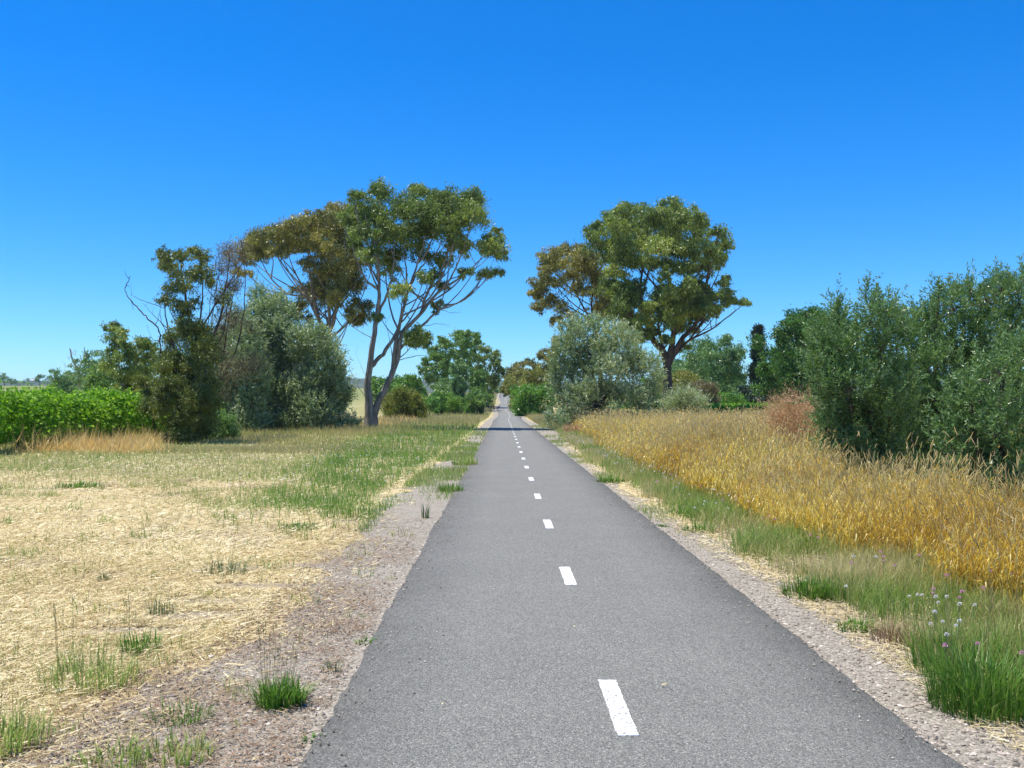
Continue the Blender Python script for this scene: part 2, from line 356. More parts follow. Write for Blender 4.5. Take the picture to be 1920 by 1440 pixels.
bp = n.new('ShaderNodeBump'); bp.inputs['Strength'].default_value = .8; bp.inputs['Distance'].default_value = .008; bp.invert = True; l.new(va.outputs['Distance'], bp.inputs['Height']); l.new(bp.outputs[0], p.inputs['Normal'])
o = n.new('ShaderNodeOutputMaterial'); l.new(p.outputs[0], o.inputs['Surface'])
M_asphalt = m
offs = np.array([-1.56, -1.5, -1.2, -.7, 0, .7, 1.2, 1.5, 1.56]); zo = np.array([-.02, .022, .028, .032, .036, .032, .028, .022, -.02])
k = len(offs)
jl, jr = jag(3, .08) + .02 * (RNG.random(len(py)) - .5), jag(4, .08) + .02 * (RNG.random(len(py)) - .5)
PX = cxs[:, None] + offs[None] + np.where(offs < -1.1, jl[:, None], 0) + np.where(offs > 1.1, jr[:, None], 0)
PYY = np.repeat(py[:, None], k, 1); PZ = prof(py)[:, None] + zo[None]
q = np.arange(len(py) - 1)[:, None] * k + np.arange(k - 1)[None]
mb = MB(); mb.add(np.stack([PX, PYY, PZ], -1).reshape(-1, 3), quads=np.stack([q, q + 1, q + k + 1, q + k], -1).reshape(-1, 4))
path = mb.build('asphalt_path', M_asphalt, smooth=True); tag(path, kind='structure')

# painted dashes: thin slabs of worn white paint
m, n, l = new_mat('white_road_paint')
pos = n.new('ShaderNodeNewGeometry').outputs['Position']
vp = n.new('ShaderNodeTexVoronoi'); vp.inputs['Scale'].default_value = 85; l.new(pos, vp.inputs['Vector'])
sp = n.new('ShaderNodeSeparateColor'); l.new(vp.outputs['Color'], sp.inputs[0])
r = ramp(n, [(.2, .195, .185), (.66, .655, .63), (.8, .79, .76)], [.07, .22, .5]); l.new(math_n(n, l, 'MULTIPLY', sp.outputs[0], math_n(n, l, 'ADD', nz_node(n, l, pos, 9, 3), .35)), r.inputs[0])
p = n.new('ShaderNodeBsdfPrincipled'); l.new(r.outputs[0], p.inputs['Base Color']); p.inputs['Roughness'].default_value = .6
bp = n.new('ShaderNodeBump'); bp.inputs['Strength'].default_value = .5; bp.inputs['Distance'].default_value = .006; bp.invert = True; l.new(vp.outputs['Distance'], bp.inputs['Height']); l.new(bp.outputs[0], p.inputs['Normal'])
o = n.new('ShaderNodeOutputMaterial'); l.new(p.outputs[0], o.inputs['Surface'])
M_paint = m
DY0 = [(4.96, 1.0)] ; y_ = 4.96
starts = [5.23 - .48]
while starts[-1] < 335: starts.append(starts[-1] + 3.96)
for s0 in starts:
    kk = 40 if s0 < 30 else 3
    yy = np.linspace(s0, s0 + .96, kk); jit = (.0022 if s0 < 30 else 0)
    xl = path_cx(yy) + .035 - .052 + jit * RNG.standard_normal(kk); xr = path_cx(yy) + .035 + .052 + jit * RNG.standard_normal(kk)
    ya = yy.copy(); yb = yy.copy(); ya[0] += .01 * RNG.standard_normal(); yb[-1] += .01 * RNG.standard_normal()
    zt = prof(yy) + .036 + .004
    V = np.stack([np.stack([xl, ya, zt], -1), np.stack([xr, yb, zt], -1), np.stack([xl - .002, ya, zt - .006], -1), np.stack([xr + .002, yb, zt - .006], -1)], 1).reshape(-1, 3)
    j = np.arange(kk - 1)[:, None] * 4
    Q = np.concatenate([j + np.array([[0, 1, 5, 4]]), j + np.array([[2, 0, 4, 6]]), j + np.array([[1, 3, 7, 5]])])
    Q = np.concatenate([Q, [[0, 2, 3, 1]], [[(kk - 1) * 4 + 0, (kk - 1) * 4 + 1, (kk - 1) * 4 + 3, (kk - 1) * 4 + 2]]])
    mb = MB(); mb.add(V, quads=Q); mb.build('dash', M_paint, path)

# far hills
hx = np.linspace(-4200, 4200, 140); hy = np.linspace(1300, 3000, 14)
HX, HY = np.meshgrid(hx, hy, indexing='ij')
HZ = -3 + (52 + 34 * (vnoise(HX, HY, .0022, 61, 5) - .5)) * sstep(1300, 1800, HY) * (1 - .55 * sstep(-400, 900, HX)) + 2.5 * RNG.random(HX.shape)
k = HX.shape[1]; q = np.arange(len(hx) - 1)[:, None] * k + np.arange(k - 1)[None]
mb = MB(); mb.add(np.stack([HX, HY, HZ], -1).reshape(-1, 3), quads=np.stack([q, q + k, q + k + 1, q + 1], -1).reshape(-1, 4))
m, n, l = new_mat('wooded_hills')
pos = n.new('ShaderNodeNewGeometry').outputs['Position']
r = ramp(n, [(.03, .05, .03), (.05, .075, .04), (.15, .15, .07)], [.3, .52, .72]); l.new(nz_node(n, l, pos, .012, 6, .7), r.inputs[0])
p = n.new('ShaderNodeBsdfPrincipled'); l.new(r.outputs[0], p.inputs['Base Color']); p.inputs['Roughness'].default_value = 1
o = n.new('ShaderNodeOutputMaterial'); l.new(p.outputs[0], o.inputs['Surface'])
tag(mb.build('hills', m), kind='structure')

# ------------------------------------------------------------------ trees and bushes
def unit(v): return v / (np.linalg.norm(v, axis=-1, keepdims=True) + 1e-9)
def leaf_quads(P, D, L, Wd, rng):
    N = len(P); s = unit(np.cross(D, rng.standard_normal((N, 3))))
    L = np.broadcast_to(L, (N,))[:, None]; Wd = np.broadcast_to(Wd, (N,))[:, None]
    nrm = np.cross(D, s) * L * .08
    return np.stack([P, P + D * L * .45 + s * Wd * .5 + nrm, P + D * L, P + D * L * .45 - s * Wd * .5 + nrm], 1)
def leaf_tris(P, D, L, Wd, rng):
    """a leaf as one long triangle, with the same area as the four-cornered one"""
    N = len(P); s = unit(np.cross(D, rng.standard_normal((N, 3))))
    L = np.broadcast_to(L, (N,))[:, None]; Wd = np.broadcast_to(Wd, (N,))[:, None]
    return np.stack([P + D * L * .25 - s * Wd * .5, P + D * L * .2 + s * Wd * .5, P + D * L], 1)
LAI, LSC = 2.5, 1.24
def catmull(P, per=4):
    P = np.asarray(P, float); Q = np.concatenate([[2 * P[0] - P[1]], P, [2 * P[-1] - P[-2]]]); out = []
    for i in range(len(P) - 1):
        a, b_, c_, d = Q[i:i + 4]
        for t in np.linspace(0, 1, per, endpoint=False):
            out.append(.5 * (2 * b_ + (c_ - a) * t + (2 * a - 5 * b_ + 4 * c_ - d) * t * t + (3 * b_ - a - 3 * c_ + d) * t ** 3))
    out.append(P[-1]); return np.array(out)

def blob_leaves_euc(mb, c, r, nl, L, Wd, rng, bt, droop=.9, csize=.1, per=40, flat=.8):
    """small clumps of hanging leaves spread through one foliage mass, denser towards its top and outside"""
    ns = max(6, int(nl / per))
    d = unit(rng.standard_normal((ns, 3))); d[:, 2] = np.where(rng.random(ns) < .45, np.abs(d[:, 2]), d[:, 2])
    rad = rng.random(ns) ** .42 * np.where(rng.random(ns) < .18, 1.28, 1.0)
    C = c + d * rad[:, None] * r + rng.standard_normal((ns, 3)) * r * .14; C[:, 2] -= np.where(rng.random(ns) < .22, rng.random(ns) * .55, 0) * r[2]
    cs = csize * (r[0] + r[2]) * (.6 + .8 * rng.random(ns))
    P = np.repeat(C, per, 0) + rng.standard_normal((ns * per, 3)) * np.repeat(cs, per)[:, None] * np.array([1, 1, flat])
    N = len(P)
    D = unit(rng.standard_normal((N, 3)) * .62 + np.array([0, 0, -droop]))
    ti = np.clip(.5 * bt - .06 + .28 * np.repeat(rng.random(ns), per) + .32 * rng.random(N), 0, 1)
    s = .7 + .6 * rng.random(N)
    mb.tri_cards(leaf_tris(P, D, L * s, Wd * s, rng), ti)
    return C
def blob_leaves_shoot(mb, c, r, nl, L, Wd, rng, bt, slen=.6, per=22, up=.75, low=None):
    """upright shoots clothed in narrow leaves"""
    ns = max(5, int(nl / per))
    d = unit(rng.standard_normal((ns, 3)))
    C = c + d * (rng.random(ns) ** .4 * .85)[:, None] * r
    sd = unit(d * .55 + np.array([0, 0, up]) + rng.standard_normal((ns, 3)) * .3)
    sl = slen * (.5 + rng.random(ns))
    t = np.tile(np.linspace(.02, 1, per), ns) + rng.standard_normal(ns * per) * .02
    bend = np.repeat(rng.standard_normal((ns, 3)) * .18, per, 0)
    P = np.repeat(C, per, 0) + (np.repeat(sd, per, 0) * t[:, None] + bend * (t ** 2)[:, None]) * np.repeat(sl, per)[:, None]
    N = len(P)
    D = unit(np.repeat(sd, per, 0) * .8 + unit(rng.standard_normal((N, 3))) * .85)
    ti = np.clip(.3 * bt - .05 + .2 * np.repeat(rng.random(ns), per) + .35 * rng.random(N) + .35 * np.clip(t, 0, 1) ** 2, 0, .94 + .06 * (rng.random(N) < .02))  # paler towards shoot tips: young leaves, plus sun glare painted into the tint
    s = .7 + .6 * rng.random(N)
    if low is not None:
        keep = P[:, 2] > low + .02; P, D, ti, s = P[keep], D[keep], ti[keep], s[keep]
    mb.tri_cards(leaf_tris(P, D, L * s, Wd * s, rng), ti)
    return C
def blob_leaves_fine(mb, c, r, nl, L, Wd, rng, bt, low=None, **kw):
    """fine leaves facing every way on the mass's outside"""
    ns = max(6, int(nl / 14)); d = unit(rng.standard_normal((ns, 3)))
    C = c + d * (rng.random(ns) ** .3)[:, None] * r
    P = np.repeat(C, 14, 0) + rng.standard_normal((ns * 14, 3)) * .14 * (r[0] + r[2])
    N = len(P); D = unit(np.repeat(d, 14, 0) * .7 + rng.standard_normal((N, 3)) * .7 + np.array([0, 0, .15]))
    ti = np.clip(.35 * bt + .25 * np.repeat(rng.random(ns), 14) + .4 * rng.random(N), 0, 1)
    s = .7 + .6 * rng.random(N)
    if low is not None:
        keep = P[:, 2] > low + .02; P, D, ti, s = P[keep], D[keep], ti[keep], s[keep]
    mb.tri_cards(leaf_tris(P, D, L * s, Wd * s, rng), ti)
    return C

def tree(name, label, cat, D, base, stems, blobs, leaf, bark, Z=lambda x, y: (x, y), LW=(.2, .055), lai=1.6, style='euc', depth=3.0, extra=1,
         seed=1, group=None, twigs=5, trunk_name='trunk', dead=(), sides=6, kw=None, zs=1.0, stem_dy=.45, link_r=.012, nlinks=0, skirt=0):
    """one tree: an Empty at its foot > trunk (stems), branches, crown. stems: [(points, r0, r1)], first point of the first one is the foot.
    blobs: (x, y, rx, ry) foliage masses; their depth within the crown is spread so that the crown is as deep as it is wide"""
    rng = np.random.default_rng(seed); kw = kw or {}; LW = (LW[0] * LSC, LW[1] * LSC); lai = lai * LAI
    s_px = abs(Z(1, 0)[0] - Z(0, 0)[0])
    bx, by = Z(*base); X0 = (bx - CX) / F * D; z0 = float(gz(X0, D))
    root = thing(name, label, cat, (X0, D, z0), group)
    tb, bb, cb = MB(), MB(), MB()
    nodes_p, nodes_r, px_done, dy_done = [], [], [], []
    for si, (pts, r0, r1) in enumerate(stems):
        P2 = np.array([Z(*p) for p in pts], float)
        if px_done:
            A = np.concatenate(px_done); Bd = np.concatenate(dy_done)
            dd = np.hypot(*(A - P2[0]).T); j = int(np.argmin(dd)); dy0 = Bd[j] if si else 0
        else: dy0 = 0
        nP = len(P2); slope = rng.uniform(-1, 1) * stem_dy * depth
        dy = dy0 + slope * np.linspace(0, 1, nP) ** 1.3
        P3 = np.array([W(x, y, D + d_) for (x, y), d_ in zip(P2, dy)])
        if si == 0 or (abs(P2[0, 1] - by) < 6 * s_px * 3 and np.hypot(*(P2[0] - (bx, by))) < 80 * s_px):
            P3[0, 2] = z0 - .15
        elif si:
            A3 = np.concatenate(nodes_p); P3[0] = A3[j]
        per = 5; C3 = catmull(P3, per)
        wob = rng.standard_normal(C3.shape) * .02 * min(1, D / 60); wob[0] = 0; C3 = C3 + wob
        tt = np.linspace(0, 1, len(C3)); rad = r0 + (r1 - r0) * tt ** .8
        if si == 0: rad = rad * (1 + .45 * np.exp(-tt * 14))
        tb.tube(C3, rad, sides)
        ppx = np.stack([np.interp(tt, np.linspace(0, 1, nP), P2[:, 0]), np.interp(tt, np.linspace(0, 1, nP), P2[:, 1])], -1)
        px_done.append(ppx); dy_done.append(C3[:, 1] - D)
        nodes_p.append(C3); nodes_r.append(rad)
    for (pts, r0) in dead:
        P2 = np.array([Z(*p) for p in pts], float)
        A = np.concatenate(px_done); Bd = np.concatenate(dy_done); jn = int(np.argmin(np.hypot(*(A - P2[0]).T))); dy0 = Bd[jn]
        dy = dy0 + rng.uniform(-1, 1) * np.linspace(0, 1, len(P2))
        Pd = np.array([W(x, y, D + d_) for (x, y), d_ in zip(P2, dy)]); Pd[0] = np.concatenate(nodes_p)[jn]
        C3 = catmull(Pd, 5); C3[1:] += rng.standard_normal((len(C3) - 1, 3)) * .02
        bb.tube(C3, np.linspace(r0, r0 * .25, len(C3)), 4)
        for j in range(5, len(C3), 4):                     # little side twigs
            e = C3[j] + unit(rng.standard_normal(3) + np.array([0, 0, .6])) * rng.uniform(.2, .8) * min(1.5, D / 50)
            bb.tube(np.array([C3[j], (C3[j] + e) / 2 + rng.standard_normal(3) * .05, e]), [r0 * .35, r0 * .25, r0 * .12], 3)
    NP = np.concatenate(nodes_p) if nodes_p else np.zeros((0, 3)); NR = np.concatenate(nodes_r) if nodes_r else np.zeros(0)
    bx_ = np.array([Z(q[0], q[1]) for q in blobs], float)
    cxb = (bx_[:, 0].min() + bx_[:, 0].max()) / 2; hw = max(1, (bx_[:, 0].max() - bx_[:, 0].min()) / 2 + 10 * s_px)
    items = []
    for q, (x, y) in zip(blobs, bx_):
        jt = .28 if style == 'shoot' else .5; rx, ry = q[2] * s_px * (1.16 if style == 'shoot' else 1.2), q[3] * s_px * (1.16 if style == 'shoot' else 1.16)
        dens = q[4] if len(q) > 4 else 1.0
        u = math.sqrt(max(.12, 1 - ((x - cxb) / hw) ** 2))
        for e in range(1 + extra + (extra > 0)):
            side = (-1 if (e + len(items)) % 2 else 1)
            dy = rng.uniform(.05, 1) * side * depth * u
            jx, jy = ((0, 0) if e == 0 else (rng.normal() * jt * rx, rng.normal() * jt * .85 * ry))
            sc = 1 if e == 0 else rng.uniform(.6, .85)
            c3 = W(x + jx, y + jy, D + dy); k_ = (D + dy) / F
            items.append((c3, np.array([rx * k_ * sc, (rx + ry) / 2 * k_ * sc, ry * k_ * sc * zs]), dens))
    if style == 'shoot' and skirt:
        lowx = [it[0][0] for it in items if it[0][2] < np.median([i2[0][2] for i2 in items])]; rm = float(np.mean([it[1][0] for it in items])) * .95
        for xk in np.linspace(min(lowx), max(lowx), skirt):
            for sg in (-1, .3):
                yk = D + sg * depth * rng.uniform(.3, .8); xk2 = xk + rng.normal() * .2 * rm
                items.append((np.array([xk2, yk, float(gz(xk2, yk)) + rm * rng.uniform(.35, .75)]), np.array([rm, rm, rm * .8]), 1.1))
    if style == 'euc' and nlinks:
        for _ in range(nlinks):
            c3, r, _d = items[int(rng.integers(len(items)))]; v = c3 - NP; dd = np.linalg.norm(v, axis=1); H_ = max(2.0, c3[2] - z0)
            ok = np.where((dd > .18 * H_) & (dd < .5 * H_) & (v[:, 2] > .55 * dd) & (NP[:, 2] - z0 > .2 * H_))[0]
            if not len(ok): continue
            j = int(rng.choice(ok)); p0 = NP[j]; t = np.linspace(0, 1, 8)[:, None]; dl = dd[j]
            p1 = p0 + (c3 - p0) * np.array([.45, .45, .2]) + rng.standard_normal(3) * .04 * dl; p2 = c3 - (c3 - p0) * np.array([.12, .12, .35])
            Cv = (1 - t) ** 3 * p0 + 3 * (1 - t) ** 2 * t * p1 + 3 * (1 - t) * t * t * p2 + t ** 3 * c3
            ra = min(NR[j] * .6, .03 + .009 * dl); rr = np.linspace(ra, ra * .3, 8); bb.tube(Cv, rr, 5); NP = np.concatenate([NP, Cv[2:]]); NR = np.concatenate([NR, rr[2:]])
    order = np.argsort([np.min(np.linalg.norm(NP - it[0], axis=1)) if len(NP) else 0 for it in items])
    for oi in order:
        c3, r, dens = items[oi]; bt = rng.random()
        if c3[2] - r[2] * .9 < z0: c3 = c3.copy(); c3[2] = max(c3[2], z0 + r[2] * .4)
        if len(NP):
            tgt = c3 - np.array([0, 0, .35 * r[2]])
            dist = np.linalg.norm(NP - tgt, axis=1); cost = dist + 1.6 * np.maximum(0, NP[:, 2] - tgt[2] + .25 * dist) + .15 * (NR < .012) * dist
            j = int(np.argmin(cost)); p0 = NP[j]; dl = dist[j]
            if dl > .15:
                t = np.linspace(0, 1, 7)[:, None]
                p1 = p0 + np.array([0, 0, .28 * dl]) + (tgt - p0) * .15 + rng.standard_normal(3) * .06 * dl; p2 = tgt - np.array([0, 0, .2 * dl]) - (tgt - p0) * .1
                Cv = (1 - t) ** 3 * p0 + 3 * (1 - t) ** 2 * t * p1 + 3 * (1 - t) * t * t * p2 + t ** 3 * tgt
                ra = min(NR[j] * .75, link_r + link_r * .9 * dl); rr = np.linspace(ra, max(.006, ra * .35), 7)
                bb.tube(Cv, rr, 4); NP = np.concatenate([NP, Cv[1:]]); NR = np.concatenate([NR, rr[1:]])
            src = tgt
        else: src = c3 - np.array([0, 0, r[2] * .5])
        nl = dens * lai * math.pi * r[0] * r[2] / (LW[0] * LW[1] * .5)
        if style == 'euc': Cc = blob_leaves_euc(cb, c3, r, nl, LW[0], LW[1], rng, bt, **kw)
        elif style == 'shoot': Cc = blob_leaves_shoot(cb, c3, r, nl, LW[0], LW[1], rng, bt, low=z0, **kw)
        else: Cc = blob_leaves_fine(cb, c3, r, nl, LW[0], LW[1], rng, bt, low=z0, **kw)
        for e in Cc[rng.permutation(len(Cc))[:twigs]]:
            mid = (src + e) / 2 + rng.standard_normal(3) * .08 * np.linalg.norm(e - src) + np.array([0, 0, -.05])
            bb.tube(np.array([src, mid, e]), np.array([.010, .008, .004]) * max(1, D / 40), 3)
    if tb.n: tb.build(trunk_name, bark, root, smooth=True)
    if bb.n: tag(bb.build('branches', bark, root, smooth=True), kind='stuff')
    if cb.n: tag(cb.build('crown', leaf, root), kind='stuff')
    return root

wr = np.random.default_rng(65); wm = MB()
for k_ in range(420):
    Yw = wr.uniform(520, 1250); Xw = wr.uniform(-.62, .62) * Yw
    if abs(Xw) < 25 or vnoise(Xw, Yw, .006, 66, 2) < .47: continue
    hh_ = wr.uniform(3, 7.5); rw = hh_ * wr.uniform(.5, .9)
    blob_leaves_euc(wm, np.array([Xw, Yw, float(gz(Xw, Yw)) + hh_ * .55]), np.array([rw, rw, hh_ * .5]), 130, 1.5, .9, wr, wr.random(), per=13)
_hf = lambda x, y: -3 + (52 + 34 * (vnoise(x, y, .0022, 61, 5) - .5)) * sstep(1300, 1800, y) * (1 - .55 * sstep(-400, 900, x))
for k_ in range(700):
    Yw = wr.uniform(1400, 1850); Xw = wr.uniform(-.6, .6) * Yw
    hh_ = wr.uniform(4, 9); rw = hh_ * wr.uniform(.6, 1.6)
    blob_leaves_euc(wm, np.array([Xw, Yw, float(_hf(Xw, Yw)) + hh_ * .4]), np.array([rw, rw, hh_ * .5]), 60, 2.6, 1.7, wr, wr.random() * .6, per=10)
tag(wm.build('far_woodland', M_euc_grey), 'far-off scrub and tree belts scattered over the plain at the horizon', 'woodland', kind='stuff')
Z1 = lambda x, y: (x / 3.131, 400 + y / 3.131)
Z2 = lambda x, y: (400 + x / 2.77, 320 + y / 2.77)
Z3 = lambda x, y: (700 + x / 5.053, 580 + y / 5.053)
Z4 = lambda x, y: (980 + x / 3.13, 360 + y / 3.13)
Z5 = lambda x, y: (1240 + x / 2.666, 460 + y / 2.666)

# the open eucalypt beside the path on the left
tree('eucalyptus_tree', 'tall spreading eucalypt with bare forked grey stems and flat crown, shading the path', 'tree', 64, (812, 1345),
     [([(812, 1345), (808, 1200), (803, 1090), (828, 910), (850, 750), (862, 620), (855, 450), (842, 320)], .34, .05),
      ([(830, 1345), (845, 1230), (900, 1120), (950, 990), (982, 850), (1080, 740), (1160, 640), (1300, 540), (1400, 450)], .30, .03),
      ([(935, 1030), (945, 900), (985, 720), (1020, 600), (1062, 480), (1100, 340)], .17, .04),
      ([(835, 1020), (895, 930), (960, 820), (988, 700), (1003, 560), (990, 430)], .17, .04),
      ([(985, 930), (1060, 830), (1180, 720), (1280, 680), (1370, 610), (1435, 555)], .12, .02),
      ([(862, 620), (795, 570), (745, 470), (720, 380)], .11, .03),
      ([(850, 750), (900, 650), (930, 540), (940, 430), (930, 330)], .11, .03),
      ([(1080, 740), (1120, 620), (1190, 500), (1230, 380), (1260, 260)], .13, .03),
      ([(1160, 640), (1230, 560), (1290, 430), (1330, 300)], .09, .03),
      ([(1062, 480), (1120, 400), (1150, 300)], .08, .03), ([(855, 450), (820, 340), (790, 230)], .08, .03), ([(842, 360), (870, 240), (865, 150)], .06, .02),
      ([(1020, 600), (1080, 500), (1150, 440), (1190, 350)], .08, .03)],
     [(865, 118, 46, 48), (765, 128, 42, 38), (1080, 105, 55, 36), (1220, 130, 60, 38), (1345, 150, 65, 50), (1355, 240, 62, 65), (1240, 220, 80, 60), (1100, 200, 85, 60), (985, 175, 80, 55),
      (870, 235, 75, 60), (765, 215, 70, 50), (770, 330, 65, 50), (900, 330, 70, 45), (1000, 320, 65, 55), (1120, 300, 65, 45), (1220, 320, 60, 50), (1280, 385, 45, 50), (1440, 400, 70, 45), (1455, 325, 30, 32), (1490, 430, 38, 25),
      (1430, 525, 48, 24), (1310, 520, 30, 28, .6), (1150, 460, 60, 40, .8), (1125, 550, 45, 38, .9), (1190, 590, 34, 20), (970, 610, 42, 38), (905, 500, 50, 50, .7), (1060, 850, 48, 42, 1.3), (1095, 870, 30, 25), (1030, 885, 30, 24), (935, 430, 55, 38), (830, 420, 45, 45, .8), (1180, 690, 30, 25, .6), (850, 760, 22, 18, .6),
      (1050, 400, 60, 40), (690, 260, 45, 40), (1160, 170, 60, 50)],
     M_euc, M_bark, Z2, (.2, .06), 2.27, 'euc', 3.6, 1, 11, nlinks=46,
     dead=[([(790, 1200), (742, 1100), (700, 1010), (690, 975)], .03), ([(800, 880), (740, 820), (712, 800)], .03), ([(980, 1000), (1050, 962), (1135, 958)], .03), ([(1180, 740), (1230, 735), (1285, 740)], .02), ([(1100, 820), (1180, 795), (1230, 815)], .02), ([(800, 1075), (770, 1020), (735, 935)], .02), ([(930, 1010), (920, 900), (890, 760)], .03)])

# the second eucalypt behind the silver bushes
tree('eucalyptus_tree', 'bronze-topped eucalypt with fanned dark stems rising behind the left silvery olive bushes', 'tree', 84, (600, 1330),
     [([(600, 1330), (600, 1050), (606, 870), (600, 700), (592, 560), (605, 400)], .36, .04), ([(604, 900), (550, 780), (485, 650), (430, 540), (350, 450)], .2, .03),
      ([(606, 880), (690, 800), (765, 735), (820, 685)], .13, .02), ([(565, 810), (520, 650), (495, 500), (500, 380)], .15, .03), ([(606, 850), (640, 720), (665, 600), (680, 430), (690, 300)], .17, .03),
      ([(485, 650), (390, 640), (300, 560), (240, 450)], .12, .03), ([(390, 640), (260, 610), (160, 520)], .09, .02), ([(430, 540), (400, 470), (390, 380)], .08, .02), ([(640, 720), (720, 620), (755, 540)], .09, .02), ([(592, 600), (560, 480), (540, 350)], .09, .02), ([(300, 560), (310, 470), (290, 380)], .07, .02)],
     [(190, 385, 62, 45), (240, 345, 60, 40), (320, 330, 70, 50), (400, 320, 75, 50), (250, 430, 60, 32), (170, 450, 45, 30, .8), (490, 300, 75, 55), (580, 270, 75, 55), (650, 225, 60, 45), (340, 410, 60, 30), (470, 385, 75, 35), (560, 360, 60, 50), (640, 310, 75, 50), (500, 480, 45, 32), (560, 560, 60, 55), (640, 520, 70, 55), (560, 650, 70, 45), (645, 640, 55, 55), (450, 705, 45, 34), (770, 700, 42, 34), (765, 762, 50, 30), (710, 740, 36, 28, .8), (700, 545, 55, 50), (735, 480, 62, 45), (480, 620, 50, 36, .7), (600, 420, 60, 45), (690, 400, 60, 45), (140, 520, 40, 24, .6), (740, 590, 45, 35), (470, 750, 40, 25, .6)],
     M_euc_bronze, M_bark, Z2, (.24, .07), 2.21, 'euc', 4.5, 1, 12, nlinks=46)

# the large eucalypt on the right
tree('eucalyptus_tree', 'largest round-crowned eucalypt on the right, with a lone low branch reaching right', 'tree', 85, (850, 1357),
     [([(850, 1357), (850, 1100), (830, 950), (755, 850), (712, 700), (692, 600), (700, 480), (720, 330)], .5, .05), ([(850, 1030), (882, 850), (900, 650), (855, 500), (830, 280)], .34, .05), ([(858, 1040), (930, 870), (1012, 780), (1062, 650), (1092, 450), (1130, 300)], .3, .04),
      ([(870, 990), (980, 870), (1110, 805), (1230, 710), (1310, 655)], .16, .015), ([(755, 850), (640, 740), (560, 600), (480, 450)], .16, .03), ([(692, 600), (610, 520), (560, 400)], .12, .03), ([(900, 650), (960, 520), (980, 380), (960, 240)], .16, .03), ([(830, 950), (800, 800), (790, 640), (760, 480)], .18, .03), ([(1012, 780), (1100, 690), (1160, 600)], .1, .02), ([(980, 870), (1060, 760), (1130, 680)], .1, .02), ([(712, 700), (650, 640), (600, 560)], .09, .02), ([(700, 480), (640, 380), (600, 260)], .1, .03)],
     [(500, 165, 45, 40), (590, 115, 60, 45), (690, 110, 60, 36), (830, 88, 68, 40), (930, 112, 60, 45), (1010, 150, 52, 55), (1040, 225, 52, 55), (1150, 240, 45, 42), (1195, 310, 42, 50), (1170, 390, 42, 42), (900, 200, 85, 70), (780, 180, 75, 60), (660, 205, 75, 60), (550, 200, 65, 55), (440, 225, 55, 50), (415, 290, 48, 45), (500, 310, 75, 55), (600, 330, 65, 50), (700, 300, 75, 55), (800, 310, 75, 55), (900, 320, 75, 55), (1000, 320, 75, 55), (600, 410, 65, 38), (700, 400, 70, 45), (820, 415, 65, 38), (950, 440, 75, 45), (1085, 430, 50, 50), (540, 470, 55, 45), (1180, 540, 40, 42, .8), (1190, 620, 45, 48), (1140, 700, 32, 42), (1290, 642, 36, 16), (1240, 630, 24, 20, .7), (620, 640, 60, 55), (560, 560, 45, 42), (780, 620, 42, 36), (870, 660, 65, 55), (960, 600, 62, 55), (1040, 660, 62, 55), (900, 725, 62, 42), (1030, 740, 52, 34), (720, 740, 50, 34), (640, 745, 50, 45), (840, 870, 40, 28, .8), (760, 820, 45, 30), (1010, 560, 60, 40), (950, 900, 35, 22, .6), (860, 480, 45, 40, .5), (500, 390, 55, 45), (1090, 340, 45, 50), (820, 560, 40, 35, .7), (700, 850, 40, 30), (960, 800, 55, 30, .7), (680, 560, 40, 40, .6), (1110, 620, 35, 40), (600, 560, 55, 45), (660, 620, 50, 45), (720, 680, 50, 40), (800, 680, 55, 45), (860, 590, 50, 45), (930, 660, 60, 50), (1000, 610, 60, 50), (1060, 580, 50, 45), (1080, 690, 50, 45), (980, 700, 60, 45), (830, 750, 55, 40), (930, 780, 50, 36), (680, 780, 45, 36), (560, 700, 55, 50), (500, 560, 50, 45)],
     M_euc, M_bark_dark, Z4, (.27, .08), 2.20, 'euc', 5.5, 1, 13, nlinks=50)
tree('eucalyptus_tree', 'drooping-topped smaller eucalypt leaning left over the right silvery olive bush', 'tree', 94, (470, 1335),
     [([(470, 1335), (450, 1000), (425, 800), (380, 720), (320, 600), (285, 470)], .26, .03), ([(415, 790), (405, 640), (430, 500), (400, 400)], .14, .02), ([(395, 745), (260, 665), (150, 585)], .11, .02), ([(320, 600), (230, 520), (160, 430)], .08, .02), ([(425, 810), (300, 740), (190, 700)], .07, .015)],
     [(130, 385, 36, 36), (185, 360, 50, 36), (250, 330, 42, 30), (330, 345, 50, 40), (200, 425, 70, 42), (300, 415, 70, 50), (390, 395, 60, 55), (430, 470, 52, 50), (115, 535, 45, 40), (200, 525, 52, 34), (95, 595, 40, 32), (95, 675, 38, 34), (165, 640, 45, 36, .8), (240, 690, 45, 36, .8), (185, 750, 28, 30, .8), (330, 560, 50, 40, .8), (420, 570, 50, 50), (480, 640, 50, 50), (440, 690, 40, 36), (150, 460, 50, 34), (300, 500, 55, 36), (520, 710, 45, 40)],
     M_euc_bronze, M_bark_dark, Z4, (.24, .07), 1.95, 'euc', 4.0, 1, 14, nlinks=28)

